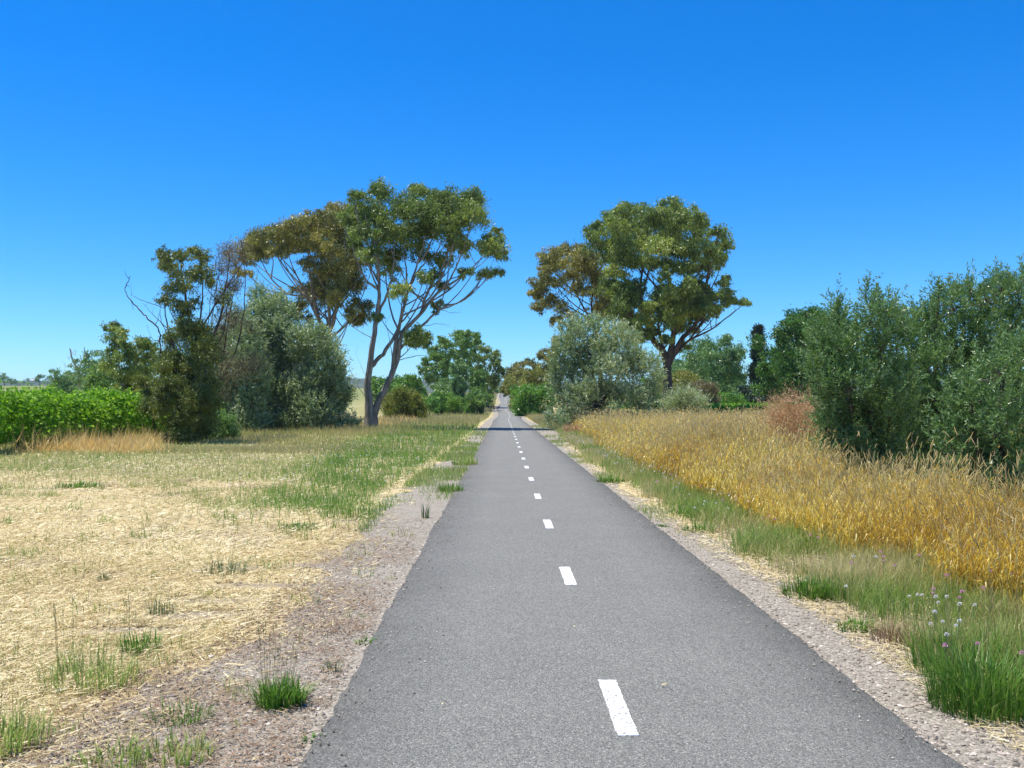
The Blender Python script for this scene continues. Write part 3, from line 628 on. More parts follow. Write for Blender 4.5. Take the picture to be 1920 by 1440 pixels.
# silvery olives beside the path
tree('olive_bush', 'leftmost of the left silvery olive bushes, narrow and darkest, behind the dead-limbed tree', 'bush', 58, (160, 1345), [([(160, 1345), (165, 1200), (150, 1000), (150, 850)], .14, .03), ([(165, 1290), (220, 1150), (240, 950)], .1, .02)],
     [(130, 800, 55, 55), (180, 850, 60, 60), (110, 880, 55, 70), (170, 960, 85, 80), (100, 1000, 70, 90), (210, 1060, 85, 90), (120, 1130, 90, 90), (210, 1180, 80, 90), (90, 1250, 70, 80), (180, 1270, 100, 80), (30, 1000, 50, 90), (30, 1120, 60, 90), (40, 900, 45, 60)],
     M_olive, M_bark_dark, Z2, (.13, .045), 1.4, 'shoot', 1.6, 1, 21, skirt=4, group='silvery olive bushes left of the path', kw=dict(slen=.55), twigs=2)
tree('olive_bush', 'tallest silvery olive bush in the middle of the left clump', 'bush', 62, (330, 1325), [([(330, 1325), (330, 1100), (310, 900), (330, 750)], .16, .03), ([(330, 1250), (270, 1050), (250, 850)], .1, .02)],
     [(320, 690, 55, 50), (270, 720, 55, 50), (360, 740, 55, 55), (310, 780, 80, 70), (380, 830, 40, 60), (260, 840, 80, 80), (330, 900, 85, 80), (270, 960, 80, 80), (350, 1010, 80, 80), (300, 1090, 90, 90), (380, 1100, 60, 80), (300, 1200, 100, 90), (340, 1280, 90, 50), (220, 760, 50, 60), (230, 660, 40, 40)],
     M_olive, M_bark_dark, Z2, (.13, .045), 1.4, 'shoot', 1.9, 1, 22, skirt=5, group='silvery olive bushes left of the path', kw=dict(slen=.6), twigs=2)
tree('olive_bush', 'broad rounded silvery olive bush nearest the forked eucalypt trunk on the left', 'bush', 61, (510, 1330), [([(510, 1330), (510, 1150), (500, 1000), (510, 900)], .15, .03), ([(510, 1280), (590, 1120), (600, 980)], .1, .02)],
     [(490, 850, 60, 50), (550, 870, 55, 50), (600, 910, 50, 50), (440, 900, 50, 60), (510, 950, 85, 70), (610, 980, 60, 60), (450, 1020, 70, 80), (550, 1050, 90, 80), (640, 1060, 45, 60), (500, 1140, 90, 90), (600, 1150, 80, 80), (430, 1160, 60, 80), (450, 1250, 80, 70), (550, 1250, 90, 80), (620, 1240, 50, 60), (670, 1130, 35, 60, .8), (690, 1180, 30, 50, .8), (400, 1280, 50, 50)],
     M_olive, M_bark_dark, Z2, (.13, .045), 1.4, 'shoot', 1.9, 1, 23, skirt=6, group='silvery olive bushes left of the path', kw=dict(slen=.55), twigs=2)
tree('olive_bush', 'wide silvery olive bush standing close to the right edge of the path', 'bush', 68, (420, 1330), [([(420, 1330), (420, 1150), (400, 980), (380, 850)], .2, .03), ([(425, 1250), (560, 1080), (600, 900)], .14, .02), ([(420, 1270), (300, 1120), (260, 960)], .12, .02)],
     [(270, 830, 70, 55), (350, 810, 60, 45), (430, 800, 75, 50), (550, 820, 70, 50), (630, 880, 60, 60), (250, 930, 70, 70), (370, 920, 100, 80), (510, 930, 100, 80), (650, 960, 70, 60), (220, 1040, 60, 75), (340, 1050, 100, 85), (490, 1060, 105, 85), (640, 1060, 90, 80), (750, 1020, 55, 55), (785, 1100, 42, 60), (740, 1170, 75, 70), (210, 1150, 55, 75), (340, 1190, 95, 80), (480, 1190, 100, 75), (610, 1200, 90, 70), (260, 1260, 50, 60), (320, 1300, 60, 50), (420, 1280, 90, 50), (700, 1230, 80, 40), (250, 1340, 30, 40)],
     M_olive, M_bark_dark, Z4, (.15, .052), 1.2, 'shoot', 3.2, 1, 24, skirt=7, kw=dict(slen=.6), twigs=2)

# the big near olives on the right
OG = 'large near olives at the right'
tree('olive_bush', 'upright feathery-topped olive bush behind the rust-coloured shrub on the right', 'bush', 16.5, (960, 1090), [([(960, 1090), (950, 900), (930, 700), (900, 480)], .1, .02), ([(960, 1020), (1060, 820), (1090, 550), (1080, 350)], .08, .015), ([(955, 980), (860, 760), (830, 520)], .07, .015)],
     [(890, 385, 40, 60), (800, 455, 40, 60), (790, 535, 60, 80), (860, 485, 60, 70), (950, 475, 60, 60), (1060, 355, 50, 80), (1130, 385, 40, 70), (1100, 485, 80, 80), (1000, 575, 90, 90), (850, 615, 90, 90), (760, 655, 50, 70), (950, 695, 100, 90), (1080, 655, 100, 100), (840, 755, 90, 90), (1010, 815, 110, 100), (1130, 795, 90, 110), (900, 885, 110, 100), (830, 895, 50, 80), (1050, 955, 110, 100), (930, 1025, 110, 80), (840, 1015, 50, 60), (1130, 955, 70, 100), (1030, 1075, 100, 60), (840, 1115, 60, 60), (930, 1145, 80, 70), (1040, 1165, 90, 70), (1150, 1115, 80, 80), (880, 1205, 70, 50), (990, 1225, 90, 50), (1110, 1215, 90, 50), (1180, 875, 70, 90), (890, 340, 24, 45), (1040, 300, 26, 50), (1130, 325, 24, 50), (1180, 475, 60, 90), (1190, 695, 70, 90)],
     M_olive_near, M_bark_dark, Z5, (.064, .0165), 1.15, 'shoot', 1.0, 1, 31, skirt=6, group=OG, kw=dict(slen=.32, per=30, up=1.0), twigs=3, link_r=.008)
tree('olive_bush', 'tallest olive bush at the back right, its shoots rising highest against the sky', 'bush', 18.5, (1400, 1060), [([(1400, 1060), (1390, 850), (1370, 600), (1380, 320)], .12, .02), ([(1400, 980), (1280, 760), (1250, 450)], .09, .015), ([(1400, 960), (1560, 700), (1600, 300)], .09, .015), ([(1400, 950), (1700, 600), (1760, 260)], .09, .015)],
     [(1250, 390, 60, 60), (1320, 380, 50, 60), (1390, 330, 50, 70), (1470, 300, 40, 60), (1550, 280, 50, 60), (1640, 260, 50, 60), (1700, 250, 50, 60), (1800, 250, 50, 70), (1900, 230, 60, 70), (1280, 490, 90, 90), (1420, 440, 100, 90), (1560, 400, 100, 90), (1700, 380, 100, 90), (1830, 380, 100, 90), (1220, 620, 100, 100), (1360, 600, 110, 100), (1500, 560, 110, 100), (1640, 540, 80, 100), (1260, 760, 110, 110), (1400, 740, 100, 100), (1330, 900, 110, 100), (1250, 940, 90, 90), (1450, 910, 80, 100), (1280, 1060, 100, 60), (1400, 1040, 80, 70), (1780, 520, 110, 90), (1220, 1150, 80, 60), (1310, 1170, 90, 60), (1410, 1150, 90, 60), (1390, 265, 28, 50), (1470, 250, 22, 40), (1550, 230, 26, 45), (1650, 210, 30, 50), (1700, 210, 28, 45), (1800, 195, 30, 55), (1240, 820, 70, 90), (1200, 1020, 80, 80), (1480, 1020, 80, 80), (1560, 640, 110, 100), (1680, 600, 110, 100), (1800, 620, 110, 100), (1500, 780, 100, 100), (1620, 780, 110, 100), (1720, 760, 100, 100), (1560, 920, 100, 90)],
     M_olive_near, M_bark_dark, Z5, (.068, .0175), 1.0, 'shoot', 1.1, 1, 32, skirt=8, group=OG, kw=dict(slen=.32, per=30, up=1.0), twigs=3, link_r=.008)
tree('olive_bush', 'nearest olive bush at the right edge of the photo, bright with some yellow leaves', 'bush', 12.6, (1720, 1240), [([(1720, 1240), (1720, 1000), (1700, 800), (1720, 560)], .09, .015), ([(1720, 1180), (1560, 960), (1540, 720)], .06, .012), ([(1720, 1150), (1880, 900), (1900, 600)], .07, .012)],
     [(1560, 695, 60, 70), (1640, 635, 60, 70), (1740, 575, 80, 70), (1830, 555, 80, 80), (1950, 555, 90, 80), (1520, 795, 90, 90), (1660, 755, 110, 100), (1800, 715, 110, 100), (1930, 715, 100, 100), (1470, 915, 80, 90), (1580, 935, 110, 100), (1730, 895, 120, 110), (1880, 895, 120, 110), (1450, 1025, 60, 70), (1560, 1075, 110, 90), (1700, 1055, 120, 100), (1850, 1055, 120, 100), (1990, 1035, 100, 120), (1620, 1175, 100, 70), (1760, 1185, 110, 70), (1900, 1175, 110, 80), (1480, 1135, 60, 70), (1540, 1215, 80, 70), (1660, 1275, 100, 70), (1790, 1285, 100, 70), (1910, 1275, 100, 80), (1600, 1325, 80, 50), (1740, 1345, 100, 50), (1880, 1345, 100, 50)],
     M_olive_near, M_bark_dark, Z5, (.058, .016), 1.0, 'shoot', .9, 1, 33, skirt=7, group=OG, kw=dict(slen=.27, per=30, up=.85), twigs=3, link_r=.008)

# the ragged half-dead tree on the left
tree('ragged_tree', 'ragged half-dead dark tree leaning right with a bare limb curling up to the left', 'tree', 42, (975, 1345),
     [([(975, 1345), (1040, 1180), (1100, 1000), (1130, 820), (1110, 640), (1080, 420), (1060, 280)], .2, .02), ([(1010, 1345), (1100, 1120), (1180, 900), (1290, 620), (1320, 450), (1350, 270)], .14, .015), ([(900, 1345), (905, 1260), (880, 1100), (860, 1000)], .07, .015),
      ([(1180, 900), (1190, 700), (1250, 560), (1400, 330), (1440, 230)], .07, .01), ([(1130, 820), (1180, 600), (1190, 420), (1180, 280)], .06, .012), ([(1100, 1000), (1010, 760), (970, 560), (1000, 380)], .06, .01), ([(1130, 900), (1280, 760), (1330, 600), (1300, 420)], .05, .01)],
     [(960, 225, 36, 30), (990, 265, 40, 40), (1060, 255, 45, 40), (1130, 220, 45, 30), (1180, 255, 45, 40), (1200, 340, 50, 40), (960, 310, 30, 40), (1040, 330, 45, 40, .7), (1010, 440, 55, 40), (1090, 420, 50, 40, .7), (985, 505, 34, 34, .8), (1230, 400, 40, 40, .7), (1150, 380, 40, 40, .6), (1050, 520, 50, 40, .6), (1130, 520, 40, 40, .5), (1080, 690, 80, 60, .9), (1010, 740, 60, 60, .8), (1180, 780, 80, 70, .8), (1060, 860, 100, 70, 1), (960, 900, 60, 60, .8), (1110, 980, 100, 80, 1.1), (1000, 1010, 70, 60, 1), (900, 1040, 60, 50, 1), (880, 1140, 60, 50, 1), (1080, 1130, 90, 70, 1.1), (1150, 1080, 70, 80, 1), (1120, 1230, 70, 60, 1), (950, 1160, 60, 60, .8), (840, 990, 40, 40, .7), (1200, 900, 60, 60, .7), (1250, 700, 50, 50, .4), (1300, 500, 50, 60, .3), (1180, 1180, 70, 70), (1050, 1230, 70, 60), (1200, 1020, 70, 70), (960, 1080, 60, 60), (1160, 1300, 60, 40), (1040, 1310, 60, 40), (1130, 900, 70, 60), (1230, 1120, 60, 70), (1010, 880, 60, 60), (1160, 700, 60, 60), (1070, 600, 50, 50, .6)],
     M_ragged, M_bark_dark, Z1, (.11, .034), 1.45, 'euc', 1.7, 1, 41, kw=dict(per=18, csize=.09), twigs=10,
     dead=[([(1000, 1100), (960, 1000), (942, 850), (935, 690), (870, 620), (800, 550), (740, 470), (752, 400), (765, 370)], .05), ([(935, 690), (890, 590), (845, 530)], .02), ([(800, 550), (790, 490), (765, 460)], .015), ([(1290, 620), (1260, 480), (1290, 330), (1280, 180)], .02), ([(1320, 450), (1390, 380), (1410, 250), (1395, 120)], .02), ([(1350, 270), (1330, 190), (1370, 110)], .015), ([(1290, 560), (1210, 430), (1220, 330)], .02), ([(1180, 800), (1230, 600), (1240, 380)], .025), ([(1250, 560), (1330, 470), (1420, 420), (1440, 330)], .02), ([(970, 760), (945, 620), (950, 520)], .02), ([(1130, 820), (1010, 600), (960, 470)], .02), ([(1300, 420), (1260, 300), (1310, 200)], .015), ([(1190, 700), (1290, 640), (1350, 500), (1380, 330)], .02), ([(940, 800), (900, 740), (860, 660)], .015)])
tree('bare_bush', 'brown almost leafless bush between the ragged tree and the silvery olives', 'bush', 48, (1280, 1290), [([(1280, 1290), (1290, 1000), (1330, 700), (1370, 450), (1390, 250)], .07, .01), ([(1280, 1200), (1230, 900), (1250, 600), (1290, 330)], .05, .01), ([(1290, 1000), (1400, 750), (1440, 450), (1430, 250)], .05, .01)],
     [(1330, 230, 45, 50, .8), (1380, 290, 50, 50, .8), (1420, 220, 40, 50, .8), (1300, 330, 45, 50, .6), (1290, 500, 70, 60, .5), (1380, 430, 60, 60, .6), (1300, 650, 80, 70, .6), (1380, 600, 60, 70, .6), (1250, 800, 90, 80, .8), (1300, 950, 100, 90, .8), (1270, 1100, 80, 80, .8)],
     M_drybrown, M_bark_dark, Z1, (.09, .025), .55, 'euc', 1.3, 1, 42, kw=dict(per=12, droop=.2, csize=.16), twigs=16)
tree('small_eucalypt', 'small pale-topped eucalypt above the vines left of the ragged tree', 'tree', 60, (720, 1180), [([(720, 1180), (715, 1020), (700, 900), (690, 780), (680, 700)], .1, .02), ([(715, 1020), (780, 900), (830, 800)], .07, .015), ([(715, 1000), (860, 900), (890, 820)], .05, .015)],
     [(655, 670, 42, 28), (700, 680, 36, 30), (670, 725, 50, 34), (720, 760, 42, 34), (680, 790, 40, 30), (830, 760, 45, 36), (880, 790, 42, 40), (790, 790, 36, 30), (650, 860, 45, 40), (730, 850, 60, 45), (830, 850, 65, 50), (890, 860, 40, 45), (640, 905, 40, 36), (700, 935, 60, 40), (790, 920, 60, 45), (860, 930, 50, 45), (760, 990, 50, 36)],
     M_euc, M_bark, Z1, (.17, .05), 1.5, 'euc', 2.0, 1, 43)
tree('dead_tree', 'grey dead-limbed tree with a pale bare trunk standing beyond the left vineyard', 'tree', 112, (468, 1080), [([(468, 1080), (465, 1000), (460, 930), (430, 870), (408, 790)], .28, .06), ([(466, 1000), (490, 920), (505, 850), (495, 785)], .18, .04), ([(470, 1060), (560, 1000), (610, 930), (640, 920)], .14, .04), ([(455, 920), (480, 880), (470, 830)], .1, .03)],
     [(530, 830, 42, 26), (595, 825, 40, 28), (560, 890, 60, 42), (500, 915, 45, 42), (430, 935, 36, 36), (480, 870, 36, 24), (600, 900, 45, 40), (540, 960, 60, 36), (610, 970, 50, 36), (420, 980, 36, 26)],
     M_euc_grey, M_bark_pale, Z1, (.3, .09), 1.4, 'euc', 3.0, 0, 44, twigs=2,
     dead=[([(430, 870), (415, 840), (400, 860)], .06), ([(408, 790), (440, 830), (445, 800)], .05), ([(430, 870), (385, 900), (382, 880)], .05)])
tree('round_shrub', 'small round dark green shrub at the foot of the left olive bushes', 'shrub', 46, (1300, 1330), [([(1300, 1330), (1300, 1260)], .04, .01)],
     [(1290, 1230, 50, 40), (1340, 1240, 45, 40), (1260, 1270, 45, 36), (1320, 1290, 55, 36)], M_euc_grey, M_bark_dark, Z1, (.09, .03), 1.8, 'shoot', .6, 1, 45, skirt=3, kw=dict(slen=.3, per=14), twigs=2)

# trees further along on the left
tree('green_tree', 'tallest deep green eucalypt in the group left of the distant path', 'tree', 165, (830, 975), [([(830, 975), (830, 700), (840, 500), (860, 330)], .4, .05), ([(835, 650), (700, 480), (680, 350)], .2, .03), ([(835, 620), (960, 420), (980, 300)], .2, .03)],
     [(800, 235, 50, 42), (870, 230, 52, 38), (955, 260, 52, 45), (670, 285, 40, 32), (720, 330, 62, 42), (820, 320, 72, 50), (920, 330, 65, 45), (990, 300, 26, 36), (620, 400, 60, 42), (570, 450, 52, 42), (530, 560, 60, 55), (640, 490, 72, 60), (740, 430, 72, 60), (850, 440, 72, 55), (930, 440, 50, 45), (600, 590, 72, 55), (510, 640, 52, 40), (700, 560, 70, 60), (880, 540, 60, 60), (500, 490, 22, 34, .7), (660, 660, 60, 50)],
     M_euc_deep, M_bark_dark, Z3, (.42, .13), 1.9, 'euc', 5.5, 1, 51, twigs=2)
tree('green_tree', 'bronze-green eucalypt overhanging the left edge of the distant path', 'tree', 188, (1080, 830), [([(1080, 830), (1075, 650), (1050, 500), (1060, 400)], .35, .05), ([(1075, 700), (1150, 560), (1180, 480)], .18, .03)],
     [(1020, 375, 52, 36), (1090, 380, 52, 36), (1150, 425, 50, 42), (1180, 490, 32, 34), (1060, 460, 62, 42), (980, 470, 52, 42), (1110, 545, 52, 40, .8), (1050, 620, 62, 50), (1140, 655, 50, 42), (1000, 560, 52, 42), (1075, 720, 52, 50), (1210, 575, 26, 34, .6), (1140, 735, 34, 42), (1100, 780, 40, 34), (1180, 640, 30, 40, .7)],
     M_euc, M_bark_dark, Z3, (.42, .13), 1.6, 'euc', 5, 1, 52, twigs=2)
tree('green_tree', 'slim columnar dark blue-green tree at the front of the left group', 'tree', 143, (828, 968), [([(828, 968), (825, 800), (815, 620), (810, 530)], .22, .04)],
     [(800, 515, 50, 36), (775, 580, 42, 42), (850, 575, 44, 42), (810, 650, 52, 42), (775, 715, 34, 42), (855, 710, 42, 42), (815, 780, 44, 42), (832, 850, 30, 36, .7), (840, 640, 50, 42)],
     M_euc_grey, M_bark_dark, Z3, (.34, .11), 2.0, 'euc', 2.0, 1, 53, twigs=2)
tree('green_tree', 'light green round-topped tree right of the slim columnar tree', 'tree', 158, (985, 900), [([(985, 900), (980, 760), (985, 640)], .18, .03)],
     [(955, 600, 52, 32), (1030, 605, 44, 40), (935, 660, 45, 40), (1000, 680, 52, 42), (970, 740, 55, 42), (1030, 730, 40, 40)], M_euc_deep, M_bark_dark, Z3, (.36, .12), 1.9, 'euc', 3, 1, 54, twigs=2)
tree('small_tree', 'small dark round tree on a short trunk nearest the left path edge', 'tree', 138, (985, 995), [([(985, 995), (985, 900), (970, 830)], .14, .03)],
     [(930, 830, 50, 42), (1000, 840, 52, 42), (965, 790, 42, 34), (930, 890, 44, 32), (1010, 900, 40, 42), (970, 880, 50, 40), (1020, 940, 26, 26, .8)], M_euc_deep, M_bark_dark, Z3, (.32, .1), 2.0, 'euc', 2.5, 1, 55, twigs=2)
tree('small_tree', 'small dark tree right of the round olive-brown bush', 'tree', 134, (608, 1010), [([(608, 1010), (608, 930), (605, 850)], .1, .03)],
     [(590, 840, 52, 42), (640, 875, 50, 42), (560, 895, 42, 42), (620, 800, 50, 34), (655, 930, 36, 36), (590, 930, 40, 32)], M_broad, M_bark_dark, Z3, (.3, .1), 2.0, 'euc', 2.5, 1, 56, twigs=2)
tree('bright_shrub', 'bright lime-green leafy shrub beneath the columnar tree', 'shrub', 140, (745, 985), [([(745, 985), (745, 900)], .06, .02)],
     [(720, 900, 40, 36), (760, 900, 40, 36), (740, 860, 36, 26), (700, 950, 36, 30), (760, 950, 50, 32), (800, 960, 30, 24)], M_bright, M_bark_dark, Z3, (.3, .1), 2.0, 'shoot', 1.5, 1, 57, kw=dict(slen=.8, per=10), twigs=1)
tree('grey_green_tree', 'low grey-green tree behind the bright lime shrub', 'tree', 152, (690, 960), [([(690, 960), (690, 800), (700, 700)], .14, .03)],
     [(700, 680, 62, 38), (650, 730, 55, 40), (760, 760, 50, 55), (690, 770, 60, 45), (640, 800, 40, 40), (770, 830, 40, 40), (720, 840, 60, 40)], M_euc_grey, M_bark_dark, Z3, (.34, .11), 1.9, 'euc', 3, 1, 58, twigs=2)
for k_, (nm_, lb_, bl_, bs_) in enumerate([
        ('broad_tree', 'dark green bushy tree seen through the forked eucalypt stems', [(20, 690, 50, 40), (80, 690, 55, 40), (50, 750, 70, 50), (110, 760, 55, 45), (60, 820, 80, 50)], (60, 930)),
        ('broad_tree', 'dark green bushy tree just right of the forked eucalypt stems', [(200, 680, 60, 40), (160, 730, 55, 42), (240, 740, 65, 50), (200, 800, 80, 50)], (200, 930)),
        ('broad_tree', 'dark green bushy tree above the round olive-brown bush', [(280, 650, 55, 38), (350, 655, 60, 42), (410, 700, 50, 45), (310, 720, 70, 50), (390, 770, 60, 45), (300, 790, 70, 40), (440, 760, 40, 45), (480, 820, 40, 40)], (350, 930))]):
    tree(nm_, lb_, 'tree', 180 - 6 * k_, bs_, [([bs_, (bs_[0], 800), (bs_[0], 700)], .2, .04)], bl_, M_broad, M_bark_dark, Z3, (.42, .14), 2.0, 'euc', 4, 1, 60 + k_, twigs=2)
tree('round_bush', 'big round olive-brown bush right of the forked eucalypt trunk', 'bush', 101, (270, 1050), [([(270, 1050), (270, 980), (250, 900)], .12, .03), ([(270, 1040), (350, 960), (380, 890)], .08, .02)],
     [(170, 880, 75, 62), (250, 830, 80, 50), (340, 840, 80, 50), (410, 890, 55, 60), (290, 910, 110, 75), (140, 950, 60, 55), (210, 970, 85, 60), (320, 980, 100, 60), (420, 970, 60, 55), (180, 1020, 60, 36), (380, 1020, 60, 32)], M_brush, M_bark_dark, Z3, (.16, .05), 2.1, 'shoot', 2.0, 1, 66, skirt=4, kw=dict(slen=.5, per=16), twigs=2)
tree('leafy_shrub', 'fresh green shrub in the gap between the olives and the forked eucalypt', 'shrub', 78, (660, 1230), [([(660, 1240), (655, 1190)], .05, .02)],
     [(640, 1180, 32, 26), (665, 1200, 30, 26), (635, 1215, 28, 24), (665, 1230, 30, 18)], M_bright, M_bark_dark, Z2, (.2, .09), 2.0, 'fine', .8, 1, 67, twigs=1)

# trees further along on the right
tree('bronze_tree', 'bronze-leaved tree farthest along the right side of the path', 'tree', 240, (1340, 800), [([(1340, 800), (1345, 680), (1360, 560)], .3, .06)],
     [(1300, 570, 42, 26), (1360, 530, 50, 26), (1430, 500, 34, 34, .8), (1500, 510, 42, 28), (1550, 540, 34, 32), (1265, 640, 32, 45), (1340, 610, 62, 40), (1420, 590, 62, 40), (1260, 720, 30, 45)], M_euc_bronze, M_bark_dark, Z3, (.5, .16), 1.7, 'euc', 5, 1, 71, twigs=1)
tree('yellow_green_tree', 'yellow-green rounded tree beside the far path on the right', 'tree', 215, (1350, 830), [([(1350, 830), (1350, 740), (1370, 650)], .25, .05)],
     [(1380, 640, 72, 42), (1300, 700, 50, 50), (1250, 760, 32, 34), (1350, 720, 72, 50), (1450, 680, 72, 50), (1300, 770, 45, 30), (1400, 760, 50, 40)], M_yelgreen, M_bark_dark, Z3, (.46, .15), 1.9, 'euc', 4.5, 1, 72, twigs=1)
tree('mid_green_tree', 'mid-green tree right behind the bright leafy shrub beside the path', 'tree', 172, (1560, 850), [([(1560, 850), (1560, 730), (1560, 620)], .22, .05)],
     [(1480, 640, 62, 50), (1560, 600, 52, 40), (1620, 570, 42, 50), (1640, 650, 52, 60), (1560, 690, 70, 50), (1470, 730, 60, 42), (1620, 740, 60, 45)], M_yelgreen, M_bark_dark, Z3, (.4, .13), 1.9, 'euc', 4, 1, 73, twigs=1)
tree('bronze_tree', 'sparse bronze treetop poking out left of the right silvery olive bush', 'tree', 150, (1690, 950), [([(1690, 950), (1690, 700), (1680, 500), (1720, 330)], .2, .04)],
     [(1610, 395, 34, 32), (1680, 425, 42, 32), (1725, 300, 26, 42), (1650, 470, 40, 34), (1720, 380, 36, 36), (1600, 430, 24, 24, .7), (1700, 520, 45, 40), (1640, 540, 40, 36)], M_euc_bronze, M_bark_dark, Z3, (.34, .11), 1.6, 'euc', 3, 1, 74, twigs=2)
tree('leafy_shrub', 'bright green large-leaved shrub crowding the right edge of the path', 'shrub', 128, (1480, 1015), [([(1480, 1015), (1480, 900), (1490, 800)], .14, .03), ([(1480, 1000), (1580, 880)], .1, .02), ([(1480, 1000), (1390, 880)], .08, .02)],
     [(1380, 790, 50, 45), (1480, 780, 70, 48), (1580, 790, 80, 55), (1370, 890, 50, 65), (1480, 890, 85, 75), (1600, 890, 75, 65), (1400, 970, 52, 40), (1500, 970, 75, 36), (1600, 970, 70, 40)], M_broad, M_bark_dark, Z3, (.34, .15), 2.0, 'fine', 3.0, 1, 75, twigs=2)
for k_, (x_, y_, rx_, d_) in enumerate([(1165, 765, 34, 420), (1215, 775, 22, 520), (1250, 772, 30, 440)]):
    tree('far_tree', ['small dusky tree beyond the crest at the left of the vanishing path', 'tiny dusky tree straight beyond the crest of the path', 'small dusky tree beyond the crest at the right of the vanishing path'][k_], 'tree', d_, (x_, 790), [([(x_, 800), (x_, 760)], .3, .1)],
         [(x_, y_ - 6, rx_, 20), (x_ - 10, y_ + 8, rx_, 16), (x_ + 10, y_ + 10, rx_, 16)], M_euc_grey, M_bark_dark, Z3, (.9, .35), 1.7, 'euc', 4, 0, 76 + k_, twigs=0)
tree('grey_green_tree', 'soft grey-green eucalypt behind and right of the largest eucalypt trunk', 'tree', 130, (1110, 1290), [([(1110, 1290), (1110, 1100), (1090, 950)], .25, .05), ([(1110, 1180), (1190, 1000), (1200, 900)], .15, .03)],
     [(1075, 895, 70, 48), (1190, 885, 42, 40), (1010, 940, 62, 42), (1110, 970, 70, 52), (1220, 945, 50, 52), (1270, 975, 34, 50), (1000, 1020, 50, 42), (1080, 1050, 72, 50), (1180, 1050, 52, 50), (1100, 1130, 70, 45), (1265, 1050, 34, 50), (1040, 1110, 60, 40), (1190, 1120, 50, 42)], M_euc_grey, M_bark_dark, Z4, (.32, .1), 1.7, 'euc', 4.5, 1, 81, twigs=2)
tree('round_shrub', 'yellow-green rounded shrub at the foot of the largest eucalypt', 'shrub', 105, (940, 1330), [([(940, 1330), (940, 1200)], .08, .03)],
     [(905, 1110, 50, 36), (970, 1100, 52, 36), (940, 1150, 75, 40), (900, 1170, 50, 40), (990, 1170, 45, 45), (940, 1220, 70, 50)], M_yelgreen, M_bark_dark, Z4, (.24, .08), 2.0, 'euc', 2.5, 1, 82, twigs=2)
tree('bare_bush', 'brown twiggy bush between the grey-green eucalypt and the golden grass', 'bush', 98, (1060, 1310), [([(1060, 1310), (1060, 1200)], .06, .02)],
     [(1030, 1160, 50, 36), (1090, 1170, 50, 42), (1060, 1210, 72, 42), (1020, 1230, 50, 32), (1110, 1230, 42, 42)], M_drybrown, M_bark_dark, Z4, (.16, .045), 1.4, 'shoot', 2, 1, 83, kw=dict(slen=.5, per=12), twigs=8)
tree('silver_shrub', 'pale silver-green feathery shrub rising from the golden grass', 'shrub', 76, (950, 1330), [([(950, 1330), (950, 1250)], .06, .02)],
     [(880, 1240, 42, 42), (950, 1220, 55, 42), (1010, 1240, 45, 40), (900, 1280, 60, 40), (990, 1280, 62, 36), (1050, 1260, 26, 30)], M_olive, M_bark_dark, Z4, (.15, .035), 1.7, 'shoot', 1.6, 1, 84, skirt=4, kw=dict(slen=.7, per=16, up=.9), twigs=3)
tree('broad_tree', 'large domed dark green broadleaf tree behind the near olives on the right', 'tree', 110, (680, 830), [([(680, 830), (680, 700), (670, 550), (680, 430)], .3, .05), ([(680, 720), (760, 580), (780, 450)], .18, .03), ([(680, 740), (590, 640), (570, 560)], .14, .03)],
     [(700, 365, 72, 38), (640, 395, 50, 42), (770, 375, 80, 42), (600, 455, 45, 50), (690, 460, 75, 60), (790, 460, 80, 60), (570, 560, 55, 50), (660, 570, 72, 60), (760, 570, 80, 60), (515, 625, 42, 32), (590, 650, 70, 60), (690, 670, 80, 60), (640, 730, 80, 42), (780, 680, 80, 60), (860, 420, 70, 60), (860, 560, 80, 80), (545, 690, 40, 40)], M_dome, M_bark_dark, Z5, (.3, .12), 1.9, 'euc', 5, 1, 85, twigs=2, kw=dict(droop=.5))
for k_, (lb_, bl_, bs_, mt_) in enumerate([
        ('low dark hedge-like bush left of the conifer foot', [(1160, 1210, 45, 36), (1220, 1215, 50, 40), (1190, 1240, 60, 36), (1270, 1230, 40, 36)], (1200, 1290), M_broad),
        ('dark bush directly under the conifer', [(1320, 1200, 50, 45), (1370, 1220, 50, 40), (1420, 1210, 45, 45), (1350, 1240, 70, 30)], (1370, 1290), M_pine),
        ('dark bush right of the conifer under the domed broadleaf tree', [(1460, 1180, 45, 45), (1500, 1210, 50, 45), (1550, 1200, 50, 50), (1480, 1240, 60, 32)], (1500, 1290), M_broad)]):
    tree('low_bush', lb_, 'bush', 122 + 2 * k_, bs_, [([bs_, (bs_[0], 1230)], .07, .03)], bl_, mt_, M_bark_dark, Z4, (.26, .1), 1.9, 'euc', 2.5, 1, 86 + k_, twigs=1)
